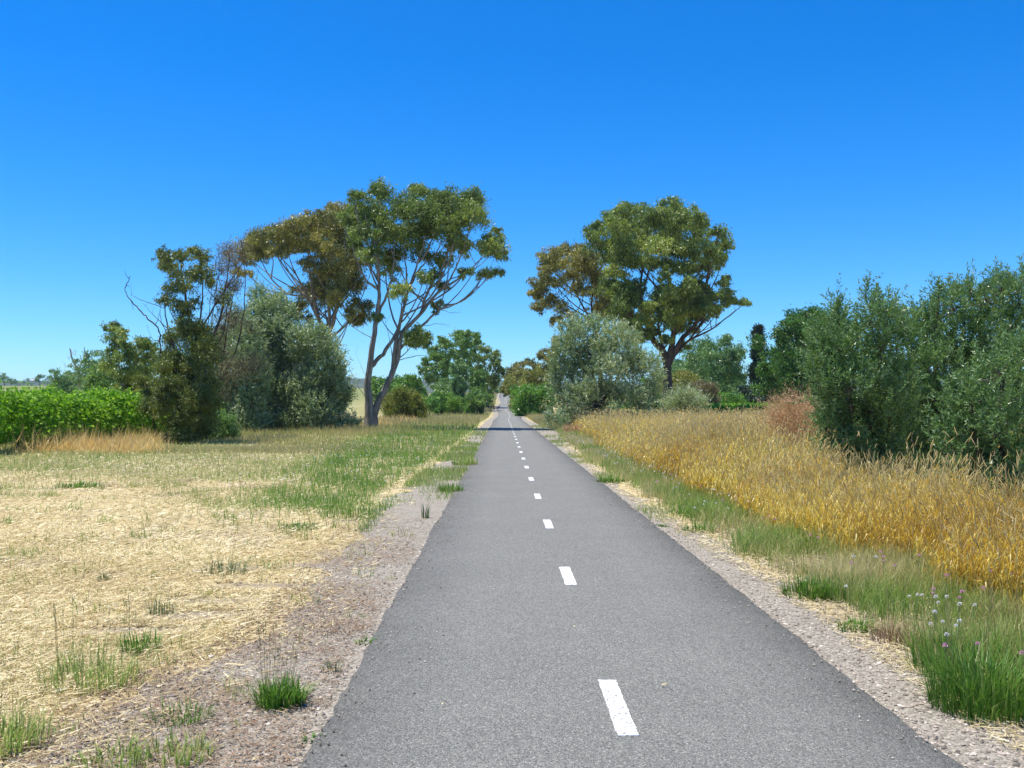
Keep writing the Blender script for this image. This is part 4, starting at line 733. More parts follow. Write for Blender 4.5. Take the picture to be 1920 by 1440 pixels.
for k_, (lb_, x_, top_, w_, d_, mt_) in enumerate([
        ('pale green tree in the right background belt, just right of the largest eucalypt trunk', 1275, 672, 30, 165, M_euc_grey),
        ('deep green tree in the right background belt, left of the soft grey-green eucalypt', 1312, 690, 34, 175, M_euc_deep),
        ('deep green tree in the right background belt, right of the soft grey-green eucalypt', 1362, 684, 30, 172, M_euc_deep),
        ('pale green low tree in the right background belt, left of the conifer', 1386, 722, 24, 168, M_euc_grey),
        ('dark tree in the right background belt, directly behind the conifer', 1434, 722, 34, 178, M_dome),
        ('mid-green tree in the right background belt, left of the domed tree', 1472, 702, 34, 170, M_broad),
        ('mid-green tree in the background behind the right silvery olive bush, left part', 1215, 716, 34, 180, M_broad),
        ('olive-green tree in the background behind the right silvery olive bush, right part', 1246, 706, 30, 185, M_yelgreen)]):
    yb_ = 772; hh_ = yb_ - top_
    tree('background_tree', lb_, 'tree', d_, (x_, yb_), [([(x_, yb_), (x_ + 1, yb_ - hh_ * .45), (x_, top_ + hh_ * .25)], .2, .04)],
         [(x_ + ox * w_, top_ + oy * hh_, w_ * rx_, hh_ * .2) for ox, oy, rx_ in ((0, .16, .5), (-.45, .3, .5), (.45, .32, .5), (0, .42, .7), (-.6, .55, .5), (.6, .56, .5), (0, .68, .8), (-.6, .8, .5), (.6, .8, .5))],
         mt_, M_bark_dark, lambda x, y: (x, y), (.42, .15), 1.5, 'euc', 3.5, 1, 301 + k_, twigs=0)
for k_, (lb_, x_, y_, w_, h_, d_, mt_) in enumerate([
        ('low mid-green shrub between the round olive-brown bush and the small dark tree', 806, 756, 14, 16, 128, M_broad),
        ('low green shrub at the foot of the tallest tree in the left group', 842, 752, 18, 18, 150, M_euc_deep),
        ('low dark shrub right of the columnar tree foot', 876, 758, 12, 14, 147, M_broad),
        ('leafy green shrub hiding the trunk of the bronze-green path tree', 908, 744, 12, 18, 180, M_euc_deep),
        ('low bushy shrub closing the view right of the far path', 968, 752, 12, 14, 165, M_yelgreen)]):
    tree('low_shrub', lb_, 'shrub', d_, (x_, y_ + h_), [([(x_, y_ + h_), (x_, y_)], .08, .02)], [(x_ - w_ * .5, y_, w_ * .6, h_ * .6), (x_ + w_ * .5, y_ + 1, w_ * .6, h_ * .6), (x_, y_ - h_ * .4, w_ * .7, h_ * .5), (x_, y_ + h_ * .4, w_, h_ * .5)], mt_, M_bark_dark, lambda x, y: (x, y), (.34, .12), 1.6, 'euc', 2, 1, 321 + k_, twigs=0)
for k_, (lb_, x_, top_, w_, d_, mt_) in enumerate([
        ('low dark green tree peeping over the left vines near the photo edge', 118, 704, 26, 130, M_euc_grey),
        ('low green tree behind the left vines, right of the grey dead-limbed tree', 196, 694, 34, 100, M_euc_deep),
        ('low green tree behind the left vines, beside the ragged tree', 250, 700, 34, 96, M_yelgreen)]):
    yb_ = 780; hh_ = yb_ - top_
    tree('low_tree', lb_, 'tree', d_, (x_, yb_), [([(x_, yb_), (x_, top_ + hh_ * .3)], .12, .04)], [(x_ + ox * w_, top_ + oy * hh_, w_ * .5, hh_ * .2) for ox, oy in ((0, .15), (-.5, .28), (.5, .3), (0, .4), (-.6, .52), (.6, .5), (0, .62))], mt_, M_bark_dark, lambda x, y: (x, y), (.3, .1), 1.5, 'euc', 2.5, 1, 331 + k_, twigs=0)
# rust-coloured dry shrub and dead twigs
tree('dry_shrub', 'rust-orange dry feathery shrub at the left foot of the near olives', 'shrub', 24, (680, 1010), [([(680, 1010), (680, 930)], .03, .01)],
     [(605, 844, 78, 50), (685, 824, 91, 50), (745, 844, 58, 60), (555, 904, 71, 60), (645, 894, 117, 72), (735, 914, 78, 72), (595, 954, 91, 60), (685, 964, 104, 54)], M_rust, M_rust, Z5, (.08, .007), .36, 'shoot', .7, 1, 91, kw=dict(slen=.4, per=20, up=.8), twigs=6, link_r=.005)
tree('dead_shrub', 'grey leafless twigs sticking up behind the rust-orange shrub', 'shrub', 27, (720, 900), [([(720, 900), (725, 830), (745, 745)], .02, .006)],
     [(690, 790, 45, 20, .15), (740, 780, 30, 20, .15)], M_drybrown, M_bark_pale, Z5, (.06, .012), .3, 'euc', .6, 1, 92, twigs=14,
     dead=[([(720, 880), (680, 810), (640, 775)], .012), ([(722, 870), (650, 800), (600, 770)], .012), ([(725, 860), (750, 800), (775, 770)], .012), ([(722, 870), (705, 800), (690, 755)], .012)])
# small conifer
def conifer(label, x, ytop, ybase, D, halfw, seed):
    rng = np.random.default_rng(seed); bx, by = Z4(x, ybase); top = W(*Z4(x, ytop), D)
    X0 = (bx - CX) / F * D; z0 = float(gz(X0, D)); H = top[2] - z0; Rm = halfw / 3.13 / F * D
    root = thing('conifer', label, 'tree', (X0, D, z0)); tb, bb, cb = MB(), MB(), MB()
    tb.tube(np.array([[X0, D, z0 - .1], [X0 + .05, D, z0 + H * .5], [X0, D, z0 + H]]), [.22, .13, .02], 6)
    for lv in np.arange(.12, .99, .034):
        R = Rm * (1.2 - 1.08 * lv) * rng.uniform(.75, 1.15)
        for a in rng.random(8) * 6.283:
            r_ = R * rng.uniform(.6, 1.1); p0 = np.array([X0, D, z0 + H * lv]); e = p0 + np.array([math.cos(a) * r_, math.sin(a) * r_, .25 * r_])
            mid = (p0 + e) / 2 + np.array([0, 0, -.06 * r_]); bb.tube(np.array([p0, mid, e]), [.03, .02, .01], 3)
            t = rng.random(60) ** .7
            P = p0 + (e - p0) * t[:, None] + rng.standard_normal((60, 3)) * np.array([.22, .22, .16])
            Dv = unit((e - p0) * .5 / r_ + rng.standard_normal((60, 3)) * .5 + np.array([0, 0, .5]))
            cb.tri_cards(leaf_tris(P, Dv, .5, .16, rng), rng.random(60))
    tb.build('trunk', M_bark_dark, root, smooth=True); tag(bb.build('branches', M_bark_dark, root), kind='stuff'); tag(cb.build('crown', M_pine, root), kind='stuff')
conifer('narrow dark conifer standing alone against the sky on the right', 1380, 786, 1290, 135, 74, 95)

# ------------------------------------------------------------------ vineyards
def vine_proto(label, group, seed, H=2.1, wid=.55, leaf=.15):
    rng = np.random.default_rng(seed); root = thing('grapevine', label, 'vine', (0, 0, 0), group)
    tb, cb = MB(), MB()
    tb.tube(np.array([[0, 0, -.1], [.04, .02, .5], [-.03, 0, .9], [0, .05, 1.15]]), [.06, .05, .045, .04], 6)
    tb.tube(np.array([[0, -.8, 1.2], [0.02, -.3, 1.17], [0, 0, 1.12], [0, .3, 1.18], [0, .8, 1.2]]), [.02, .03, .035, .03, .02], 5)
    N = 1350; t = rng.random(N)
    P = np.stack([rng.standard_normal(N) * wid * (.55 + .3 * rng.random(N)), rng.uniform(-1.0, 1.0, N), .35 + (H - .35) * (1 - (1 - t) ** 1.25)], -1)
    P[:, 0] *= np.interp(P[:, 2], [.3, 1.2, 2.0, H], [.75, 1.1, 1.05, .6])
    D = unit(np.stack([np.sign(P[:, 0]) * .6, rng.standard_normal(N) * .5, -.4 + .7 * rng.standard_normal(N)], -1) + rng.standard_normal((N, 3)) * .3)
    cb.cards(leaf_quads(P, D, leaf * (.7 + .6 * rng.random(N)), leaf * .95 * (.7 + .6 * rng.random(N)), rng), rng.random(N))
    for j in range(16):                                    # long loose shoots
        p0 = np.array([rng.normal() * .3, rng.uniform(-.9, .9), H - .5]); e = p0 + np.array([rng.normal() * .35, rng.normal() * .3, rng.uniform(.35, .85)])
        t_ = np.linspace(.1, 1, 11); Q = p0 + (e - p0) * t_[:, None] + rng.standard_normal((11, 3)) * .05
        cb.cards(leaf_quads(Q, unit(rng.standard_normal((11, 3)) + np.array([0, 0, .2])), leaf * .8, leaf * .7, rng), .4 + .6 * rng.random(11))
    tb.build('trunk', M_bark_dark, root, smooth=True); tag(cb.build('foliage', M_vine, root), kind='stuff')
    return root
VL = 'bright green grapevine in the trellised rows at the left'
protos = [vine_proto(VL, 'grapevines left of the path', s_) for s_ in (101, 102, 103)]
vi = 0
for (rx_, y0_, y1_) in [(-17.6, 27, 76), (-20.8, 33, 74)]:
    for yv in np.arange(y0_, y1_, 1.55):
        o = protos[vi] if vi < 3 else copy_tree(protos[int(RNG.integers(3))])
        xx = rx_ + RNG.normal() * .08; o.location = (xx, yv, float(gz(xx, yv))); o.rotation_euler = (0, 0, RNG.choice([0, math.pi]) + RNG.normal() * .06); s_ = RNG.uniform(.93, 1.07); o.scale = (s_ * RNG.uniform(.85, 1.2), 1, s_ * RNG.uniform(.88, 1.06)); vi += 1
        o['label'] = 'bright green grapevine in the front row of the left vineyard, facing the path' if rx_ > -19 else 'bright green grapevine in the second row of the left vineyard, hidden behind the front row'
VR = 'lime-green grapevine top showing over the golden grass on the right'
pr = vine_proto(VR, 'grapevines right of the path', 111, 1.5, .5, .17)
first = True
for rx_ in (19.0, 22.5, 26.0):
    for yv in np.arange(84, 108, 1.7):
        o = pr if first else copy_tree(pr); first = False
        o['label'] = {19.0: 'lime-green grapevine in the right vineyard row nearest the golden grass', 22.5: 'lime-green grapevine in the middle row of the right vineyard', 26.0: 'lime-green grapevine in the farthest row of the right vineyard'}[rx_]; o.location = (rx_ + RNG.normal() * .1, yv, float(gz(rx_, yv))); o.rotation_euler = (0, 0, RNG.normal() * .1)
mb = MB(); x_, d_ = -17.1, 36.0
def post(label, px, ytop, d, r, mat, name='fence_post', h=None):
    X = (px - CX) / F * d; z0 = float(gz(X, d)); zt = EYE - (ytop - CY) / F * d
    t = thing(name, label, 'post', (X, d, z0)); m_ = MB(); m_.tube(np.array([[X, d, z0 - .2], [X + .01, d, (z0 + zt) / 2], [X, d, zt - .01], [X, d, zt]]), [r, r, r * .95, r * .2], 8); m_.build('shaft', mat, t, smooth=True)
post('short yellowish timber post in front of the left grapevines', 42, 781, 34.5, .055, M_post_yel)
post('thick dark timber strainer post in front of the left grapevines', 62, 783, 35.5, .1, M_bark_dark)

# low timber barrier beside the far path
Xb, Db = (925 - CX) / F * 170, 170.0; zb = float(gz(Xb, Db)); t = thing('timber_barrier', 'low brown timber rail barrier beside the far path on the left', 'barrier', (Xb, Db, zb))
for dx in (-.55, .1):
    m_ = MB(); m_.box((Xb + dx, Db, zb + .35), .16, .16, .9); m_.build('post', M_wood, t)
m_ = MB(); m_.box((Xb + .25, Db - .11, zb + .62), 1.9, .06, .16); m_.build('rail', M_wood, t)
# tiny farmhouse on the plain
m, n, l = new_mat('pale_house_wall'); p = n.new('ShaderNodeBsdfPrincipled'); p.inputs['Base Color'].default_value = (.6, .57, .52, 1); o = n.new('ShaderNodeOutputMaterial'); l.new(p.outputs[0], o.inputs['Surface']); M_wall = m
m, n, l = new_mat('grey_roof_sheet'); p = n.new('ShaderNodeBsdfPrincipled'); p.inputs['Base Color'].default_value = (.45, .45, .46, 1); o = n.new('ShaderNodeOutputMaterial'); l.new(p.outputs[0], o.inputs['Surface']); M_roof = m
c3 = W(65, 714, 900); gz0 = float(gz(c3[0], 900)); zb = c3[2] - 1.2
t = thing('farmhouse', 'tiny pale farmhouse on the far plain above the left vines', 'house', (c3[0], 900, zb))
m_ = MB(); m_.box((c3[0], 900, zb + .6), 7, 4, 1.8); m_.build('wall', M_wall, t)
m_ = MB(); X, Y, Zz = c3[0], 900, zb + 1.5
m_.add([[X - 3.8, Y - 2.4, Zz], [X + 3.8, Y - 2.4, Zz], [X + 3.8, Y + 2.4, Zz], [X - 3.8, Y + 2.4, Zz], [X - 3, Y, Zz + 1.1], [X + 3, Y, Zz + 1.1]], quads=[[0, 1, 5, 4], [2, 3, 4, 5], [0, 3, 2, 1]], tris=[[1, 2, 5], [3, 0, 4]]); m_.build('roof', M_roof, t)
for k_, (x_, y_, r_) in enumerate([(10, 708, 14), (24, 706, 9), (0, 712, 10)]): pass
tree('far_tree', 'far dark clump of a tree on the left skyline at the photo edge', 'tree', 800, (20, 722), [([(8, 726), (8, 714)], .8, .3)], [(2, 708, 10, 7), (12, 711, 8, 6), (22, 714, 8, 4)], M_euc_grey, M_bark_dark, lambda x, y: (x, y), (1.4, .6), 1.6, 'euc', 5, 0, 96, twigs=0)
tree('far_tree', 'far single round tree on the left skyline right of the photo edge clump', 'tree', 780, (75, 722), [([(75, 726), (75, 714)], .6, .3)], [(75, 706, 6, 5), (72, 712, 6, 4)], M_euc_grey, M_bark_dark, lambda x, y: (x, y), (1.4, .6), 1.6, 'euc', 4, 0, 97, twigs=0)

# ------------------------------------------------------------------ grass
def sample(nn, y0, y1, pw, xlo, xhi, rng):
    """random ground points, denser towards the path's near end"""
    u = rng.random(nn)
    a = 1 - pw
    Y = (y0 ** a + u * (y1 ** a - y0 ** a)) ** (1 / a) if abs(a) > 1e-6 else y0 * (y1 / y0) ** u
    lo, hi = xlo(Y), xhi(Y); X = lo + rng.random(nn) * (hi - lo)
    return X, Y
def blades(mb, X, Y, h, w, lean, rng, tint, zoff=0, wm=.8, curve=.25):
    N = len(X); az = rng.random(N) * 6.283; wa = rng.random(N) * 6.283
    base = np.stack([X, Y, gz(X, Y) + zoff - .01], -1); dirv = np.stack([np.cos(az), np.sin(az), np.zeros(N)], -1)
    lx = (h * lean)[:, None] * dirv; up = np.array([0, 0, 1.0])
    hz = np.sqrt(np.maximum(.01, 1 - np.clip(lean, 0, .98) ** 2)) * h
    mid = base + lx * curve + up * (hz * .58)[:, None]; tip = base + lx + up * hz[:, None]
    side = np.stack([np.cos(wa), np.sin(wa), np.zeros(N)], -1) * (w / 2)[:, None]
    f = Y > 15; n_ = ~f
    if n_.any(): mb.strips(base[n_], mid[n_], tip[n_], side[n_], tint[n_], wm)
    if f.any(): mb.tri_cards(np.stack([base[f] - side[f] * 1.2, base[f] + side[f] * 1.2, tip[f]], 1), tint[f])
    return tip

M_straw = blade_mat('cut_straw', [(.42, .32, .14), (.62, .5, .25), (.73, .62, .35), (.8, .71, .45)], [(.46, .36, .16), (.65, .53, .27), (.76, .64, .37), (.82, .73, .47)], .28, .5)
M_gmix = blade_mat('green_grass', [(.12, .27, .03), (.2, .34, .05), (.36, .4, .11), (.6, .5, .22)], [(.2, .36, .055), (.32, .43, .09), (.48, .47, .17), (.72, .6, .32)], .5, .45)
M_olivegrass = blade_mat('seeding_olive_grass', [(.2, .25, .06), (.3, .31, .09), (.42, .38, .14), (.62, .5, .23)], [(.36, .37, .12), (.44, .4, .16), (.56, .47, .22), (.68, .56, .3)], .4, .5)
M_gold = blade_mat('golden_grass_leaf', [(.4, .2, .015), (.62, .37, .02), (.8, .56, .04), (.84, .69, .13)], [(.54, .32, .03), (.75, .52, .05), (.86, .7, .11), (.88, .79, .34)], .45, .38, spec=.6)
M_stalk = blade_mat('grass_stalk', [(.26, .15, .02), (.42, .29, .05), (.4, .37, .08), (.6, .48, .16)], [(.6, .48, .2), (.68, .56, .27), (.56, .52, .22), (.76, .65, .36)], .4, .5)
M_head = blade_mat('grass_seed_head', [(.62, .45, .15), (.7, .53, .2), (.6, .5, .18), (.76, .6, .28)], [(.7, .56, .27), (.78, .64, .34), (.68, .6, .3), (.84, .73, .46)], .45, .6)
M_tuft = blade_mat('fresh_tuft_grass', [(.05, .15, .012), (.09, .22, .02), (.14, .28, .035), (.42, .38, .14)], [(.09, .2, .02), (.13, .27, .03), (.2, .33, .05), (.55, .48, .22)], .4, .42, pos=[0, .4, .82, 1])
M_tuftgrey = blade_mat('grey_green_tuft_grass', [(.08, .14, .05), (.12, .18, .07), (.16, .22, .09), (.2, .25, .1)], [(.1, .17, .06), (.14, .22, .08), (.2, .26, .11), (.28, .3, .14)], .3, .45)
M_brownweed = blade_mat('dry_brown_weed', [(.16, .09, .05), (.24, .14, .08), (.3, .19, .1), (.36, .25, .14)], [(.2, .12, .07), (.3, .19, .1), (.38, .27, .15), (.44, .34, .2)], .15, .6)

rng = np.random.default_rng(200)
# mown straw lying on the left
X, Y = sample(150000, 4.0, 48, 1.75, lambda y: -.58 * y - 1.0, lambda y: np.minimum(gravel_left(y) + .5, path_cx(y) - 1.55), rng)
acc = rng.random(len(X)) < (1 - .92 * w_bare(X, Y)) * (1 - .6 * w_green(X, Y)) * (.10 + .90 * sstep(.4, -.45, X - gravel_left(Y) - 1.2 * (vnoise(X, Y, 2.0, 71, 4) - .5) + .35 * sstep(9, 5, Y)) ** 1.5)
X, Y = X[acc], Y[acc]; N = len(X); ln = rng.uniform(.02, .1, N) * (1 + .015 * Y); az = rng.normal(.15, .8, N) + np.where(rng.random(N) < .25, rng.random(N) * 3.14, 0)
d2 = np.stack([np.cos(az), np.sin(az), rng.uniform(-.05, .35, N)], -1); base = np.stack([X, Y, gz(X, Y) + .004 + .03 * rng.random(N) ** 2 * (1 + 1.2 * vnoise(X, Y, 2.5, 72, 2))], -1)
wd = .0038 * np.maximum(1, Y / 6.5) * rng.uniform(.6, 1.5, N); sd = np.stack([-np.sin(az), np.cos(az), rng.normal(0, .5, N)], -1) * wd[:, None]
V4 = np.stack([base - sd, base + sd, base + d2 * ln[:, None] + sd * .6, base + d2 * ln[:, None] - sd * .6], 1)
ti = np.clip(.5 + 1.1 * (vnoise(X, Y, .55, 73, 4) - .5) + rng.normal(0, .24, N), 0, 1)
mb = MB(); mb.tri_cards(V4[:, :3] if False else np.stack([V4[:, 0], V4[:, 1], (V4[:, 2] + V4[:, 3]) / 2], 1), ti)
# upright stubble
X, Y = sample(42000, 4.2, 50, 1.6, lambda y: -.58 * y - 1.0, lambda y: gravel_left(y) - .2, rng)
acc = rng.random(len(X)) < (1 - w_bare(X, Y)) * (1 - .5 * w_green(X, Y)); X, Y = X[acc], Y[acc]; N = len(X)
blades(mb, X, Y, rng.uniform(.03, .11, N), .003 * np.maximum(1, Y / 6.5), rng.uniform(.2, .9, N), rng, np.clip(rng.normal(.45, .25, N), 0, 1))
tag(mb.build('mown_straw', M_straw), 'pale mown straw spread over the field left of the path', 'straw', kind='stuff')

# greener grass on the left
X, Y = sample(190000, 6, 75, 1.35, lambda y: -.58 * y - 1.0, lambda y: gravel_left(y) + .2, rng)
wg = w_green(X, Y); acc = rng.random(len(X)) < wg * (.35 + .65 * vnoise(X, Y, 1.5, 74, 3) * 1.5); X, Y, wg = X[acc], Y[acc], wg[acc]; N = len(X)
strip = sstep(lerp_pts(Y, [(12, -3.2), (16, -4.6), (32, -6.2), (60, -8)]) - .6, lerp_pts(Y, [(12, -3.0), (16, -4.0), (32, -5.4), (60, -7)]) + .4, X)
ti = np.clip(.62 - .5 * strip + .5 * (vnoise(X, Y, .6, 75, 3) - .5) + rng.normal(0, .2, N), 0, 1)
h = rng.uniform(.06, .2, N) * (.8 + .6 * strip + .012 * Y)
mb = MB(); blades(mb, X, Y, h, .005 * np.maximum(1, Y / 9) * rng.uniform(.6, 1.4, N), rng.uniform(.1, .75, N), rng, ti)
X, Y = sample(30000, 15, 62, 1.1, lambda y: gravel_left(y) - .1, lambda y: path_cx(y) - 1.5, rng)
acc = rng.random(len(X)) < np.clip(3.4 * vnoise(X, Y, .55, 94, 3) - 1.45, 0, 1) * sstep(14, 27, Y + 6 * (vnoise(X, Y, 1.1, 97, 2) - .5)) * np.maximum(.2, sstep(44, 34, Y)); X, Y = X[acc], Y[acc]; N = len(X)
blades(mb, X, Y, rng.uniform(.06, .24, N), .005 * np.maximum(1, Y / 9) * rng.uniform(.6, 1.4, N), rng.uniform(.1, .8, N), rng, np.clip(rng.normal(.4, .28, N), 0, 1))
X, Y = sample(26000, 4.5, 26, 1.5, lambda y: -.58 * y - 1.0, lambda y: gravel_left(y) - .1, rng)
acc = rng.random(len(X)) < np.clip(4.5 * vnoise(X, Y, 1.1, 93, 4) - 2.1, .05, 1); X, Y = X[acc], Y[acc]; N = len(X)
blades(mb, X, Y, rng.uniform(.03, .12, N), .0045 * np.maximum(1, Y / 8) * rng.uniform(.6, 1.4, N), rng.uniform(.2, .9, N), rng, np.clip(rng.normal(.45, .25, N), 0, 1))
tag(mb.build('green_grass', M_gmix), 'patchy green grass strip in the straw field left of the path', 'grass', kind='stuff')
# taller seeding grass at the back of the field, under the bushes
X, Y = sample(95000, 32, 105, .9, lambda y: -.58 * y - 1.0, lambda y: gravel_left(y) - .4, rng)
acc = rng.random(len(X)) < np.clip(1.8 * vnoise(X, Y, .35, 76, 3) - .35, .05, 1) * (.3 + .7 * np.maximum(sstep(-4, -7, X), sstep(66, 80, Y))); X, Y = X[acc], Y[acc]; N = len(X)
h = rng.uniform(.25, .6, N) * (.6 + .6 * vnoise(X, Y, .3, 77, 2)) * (.55 + .55 * sstep(45, 60, Y))
mb = MB(); blades(mb, X, Y, h, .006 * np.maximum(1, Y / 12) * rng.uniform(.6, 1.3, N), rng.uniform(.05, .5, N), rng, np.clip(.5 + .7 * (vnoise(X, Y, .25, 78, 3) - .5) + rng.normal(0, .2, N), 0, 1))
tag(mb.build('seeding_grass', M_olivegrass), 'knee-high seeding olive-green grass at the back of the left field', 'grass', kind='stuff')
# golden dry grass in front of the left vines and in the gap by the eucalypt
X = np.concatenate([rng.uniform(-17.4, -11.2, 26000), rng.uniform(-14, -8.5, 9000)]); Y = np.concatenate([rng.uniform(31.5, 46.5, 26000), rng.uniform(70, 98, 9000)])
e_ = np.concatenate([sstep(32.3, 34.5, Y[:26000] + 1.5 * (vnoise(X[:26000], Y[:26000], .4, 90, 2) - .5)) * sstep(-17.4, -16.9, X[:26000]) * sstep(-.34, -.38, X[:26000] / Y[:26000]), np.ones(9000)])
acc = rng.random(len(X)) < e_ * np.clip(2.6 * vnoise(X, Y, .8, 79, 3) - .75, .08, .9); X, Y = X[acc], Y[acc]; N = len(X)
mb = MB(); blades(mb, X, Y, rng.uniform(.3, 1.0, N) * (.2 + 1.5 * vnoise(X, Y, .9, 80, 3) ** 1.5), .02 * np.maximum(1, Y / 45) * rng.uniform(.6, 1.5, N), rng.uniform(.2, 1.15, N), rng, np.clip(rng.normal(.45, .25, N), 0, 1))
M_drygold = blade_mat('dry_golden_grass', [(.55, .34, .1), (.66, .45, .15), (.74, .55, .22), (.78, .62, .3)], [(.62, .42, .13), (.74, .54, .2), (.8, .62, .28), (.84, .7, .4)], .45, .5)
tag(mb.build('dry_golden_grass', M_drygold), 'dry orange-gold grass below the left vines and in the gap beyond the olives', 'grass', kind='stuff')

# verge on the right: low grass, mixed green and dry
X, Y = sample(92000, 4.6, 80, 1.5, lambda y: gravel_right(y) - .1, lambda y: gold_edge(y) + .5, rng)
dn = vnoise(X, Y, 1.3, 81, 3); nearp = sstep(0, .35, X - gravel_right(Y) - .5 * (vnoise(X, Y, 1.8, 82, 3) - .5))
acc = rng.random(len(X)) < nearp * np.clip(2.2 * dn - .45, .06, 1); X, Y, dn = X[acc], Y[acc], dn[acc]; N = len(X)
ti = np.clip(.58 - 1.3 * (vnoise(X, Y, .9, 83, 3) - .5) + rng.normal(0, .24, N), 0, 1)
mb = MB(); blades(mb, X, Y, rng.uniform(.1, .34, N) * (.7 + .5 * dn), .0045 * np.maximum(1, Y / 8) * rng.uniform(.6, 1.4, N), rng.uniform(.1, .7, N), rng, ti)
X, Y = sample(16000, 9, 75, 1.1, lambda y: path_cx(y) + 1.52, lambda y: gravel_right(y) + .15, rng)
acc = rng.random(len(X)) < np.clip(3.2 * vnoise(X, Y, .6, 95, 3) - 1.45, 0, 1) * sstep(9, 17, Y); X, Y = X[acc], Y[acc]; N = len(X)
blades(mb, X, Y, rng.uniform(.05, .2, N), .0048 * np.maximum(1, Y / 9) * rng.uniform(.6, 1.4, N), rng.uniform(.1, .85, N), rng, np.clip(rng.normal(.45, .28, N), 0, 1))
tag(mb.build('verge_grass', M_gmix), 'low mixed green and dry grass along the right verge of the path', 'grass', kind='stuff')
# dry straw litter under the verge
X, Y = sample(26000, 4.4, 40, 1.6, lambda y: gravel_right(y) - .25, lambda y: gold_edge(y) + .6, rng); N = len(X)
az = rng.random(N) * 6.283; ln = rng.uniform(.03, .12, N); base = np.stack([X, Y, gz(X, Y) + .01 + .02 * rng.random(N)], -1); d2 = np.stack([np.cos(az), np.sin(az), rng.uniform(-.05, .3, N)], -1)
sd = np.stack([-np.sin(az), np.cos(az), rng.normal(0, .4, N)], -1) * (.0025 * np.maximum(1, Y / 7))[:, None]
mb = MB(); mb.cards(np.stack([base - sd, base + sd, base + d2 * ln[:, None] + sd * .6, base + d2 * ln[:, None] - sd * .6], 1), rng.random(N))
tag(mb.build('straw_litter', M_straw), 'dry straw litter between gravel and verge grass on the right', 'straw', kind='stuff')

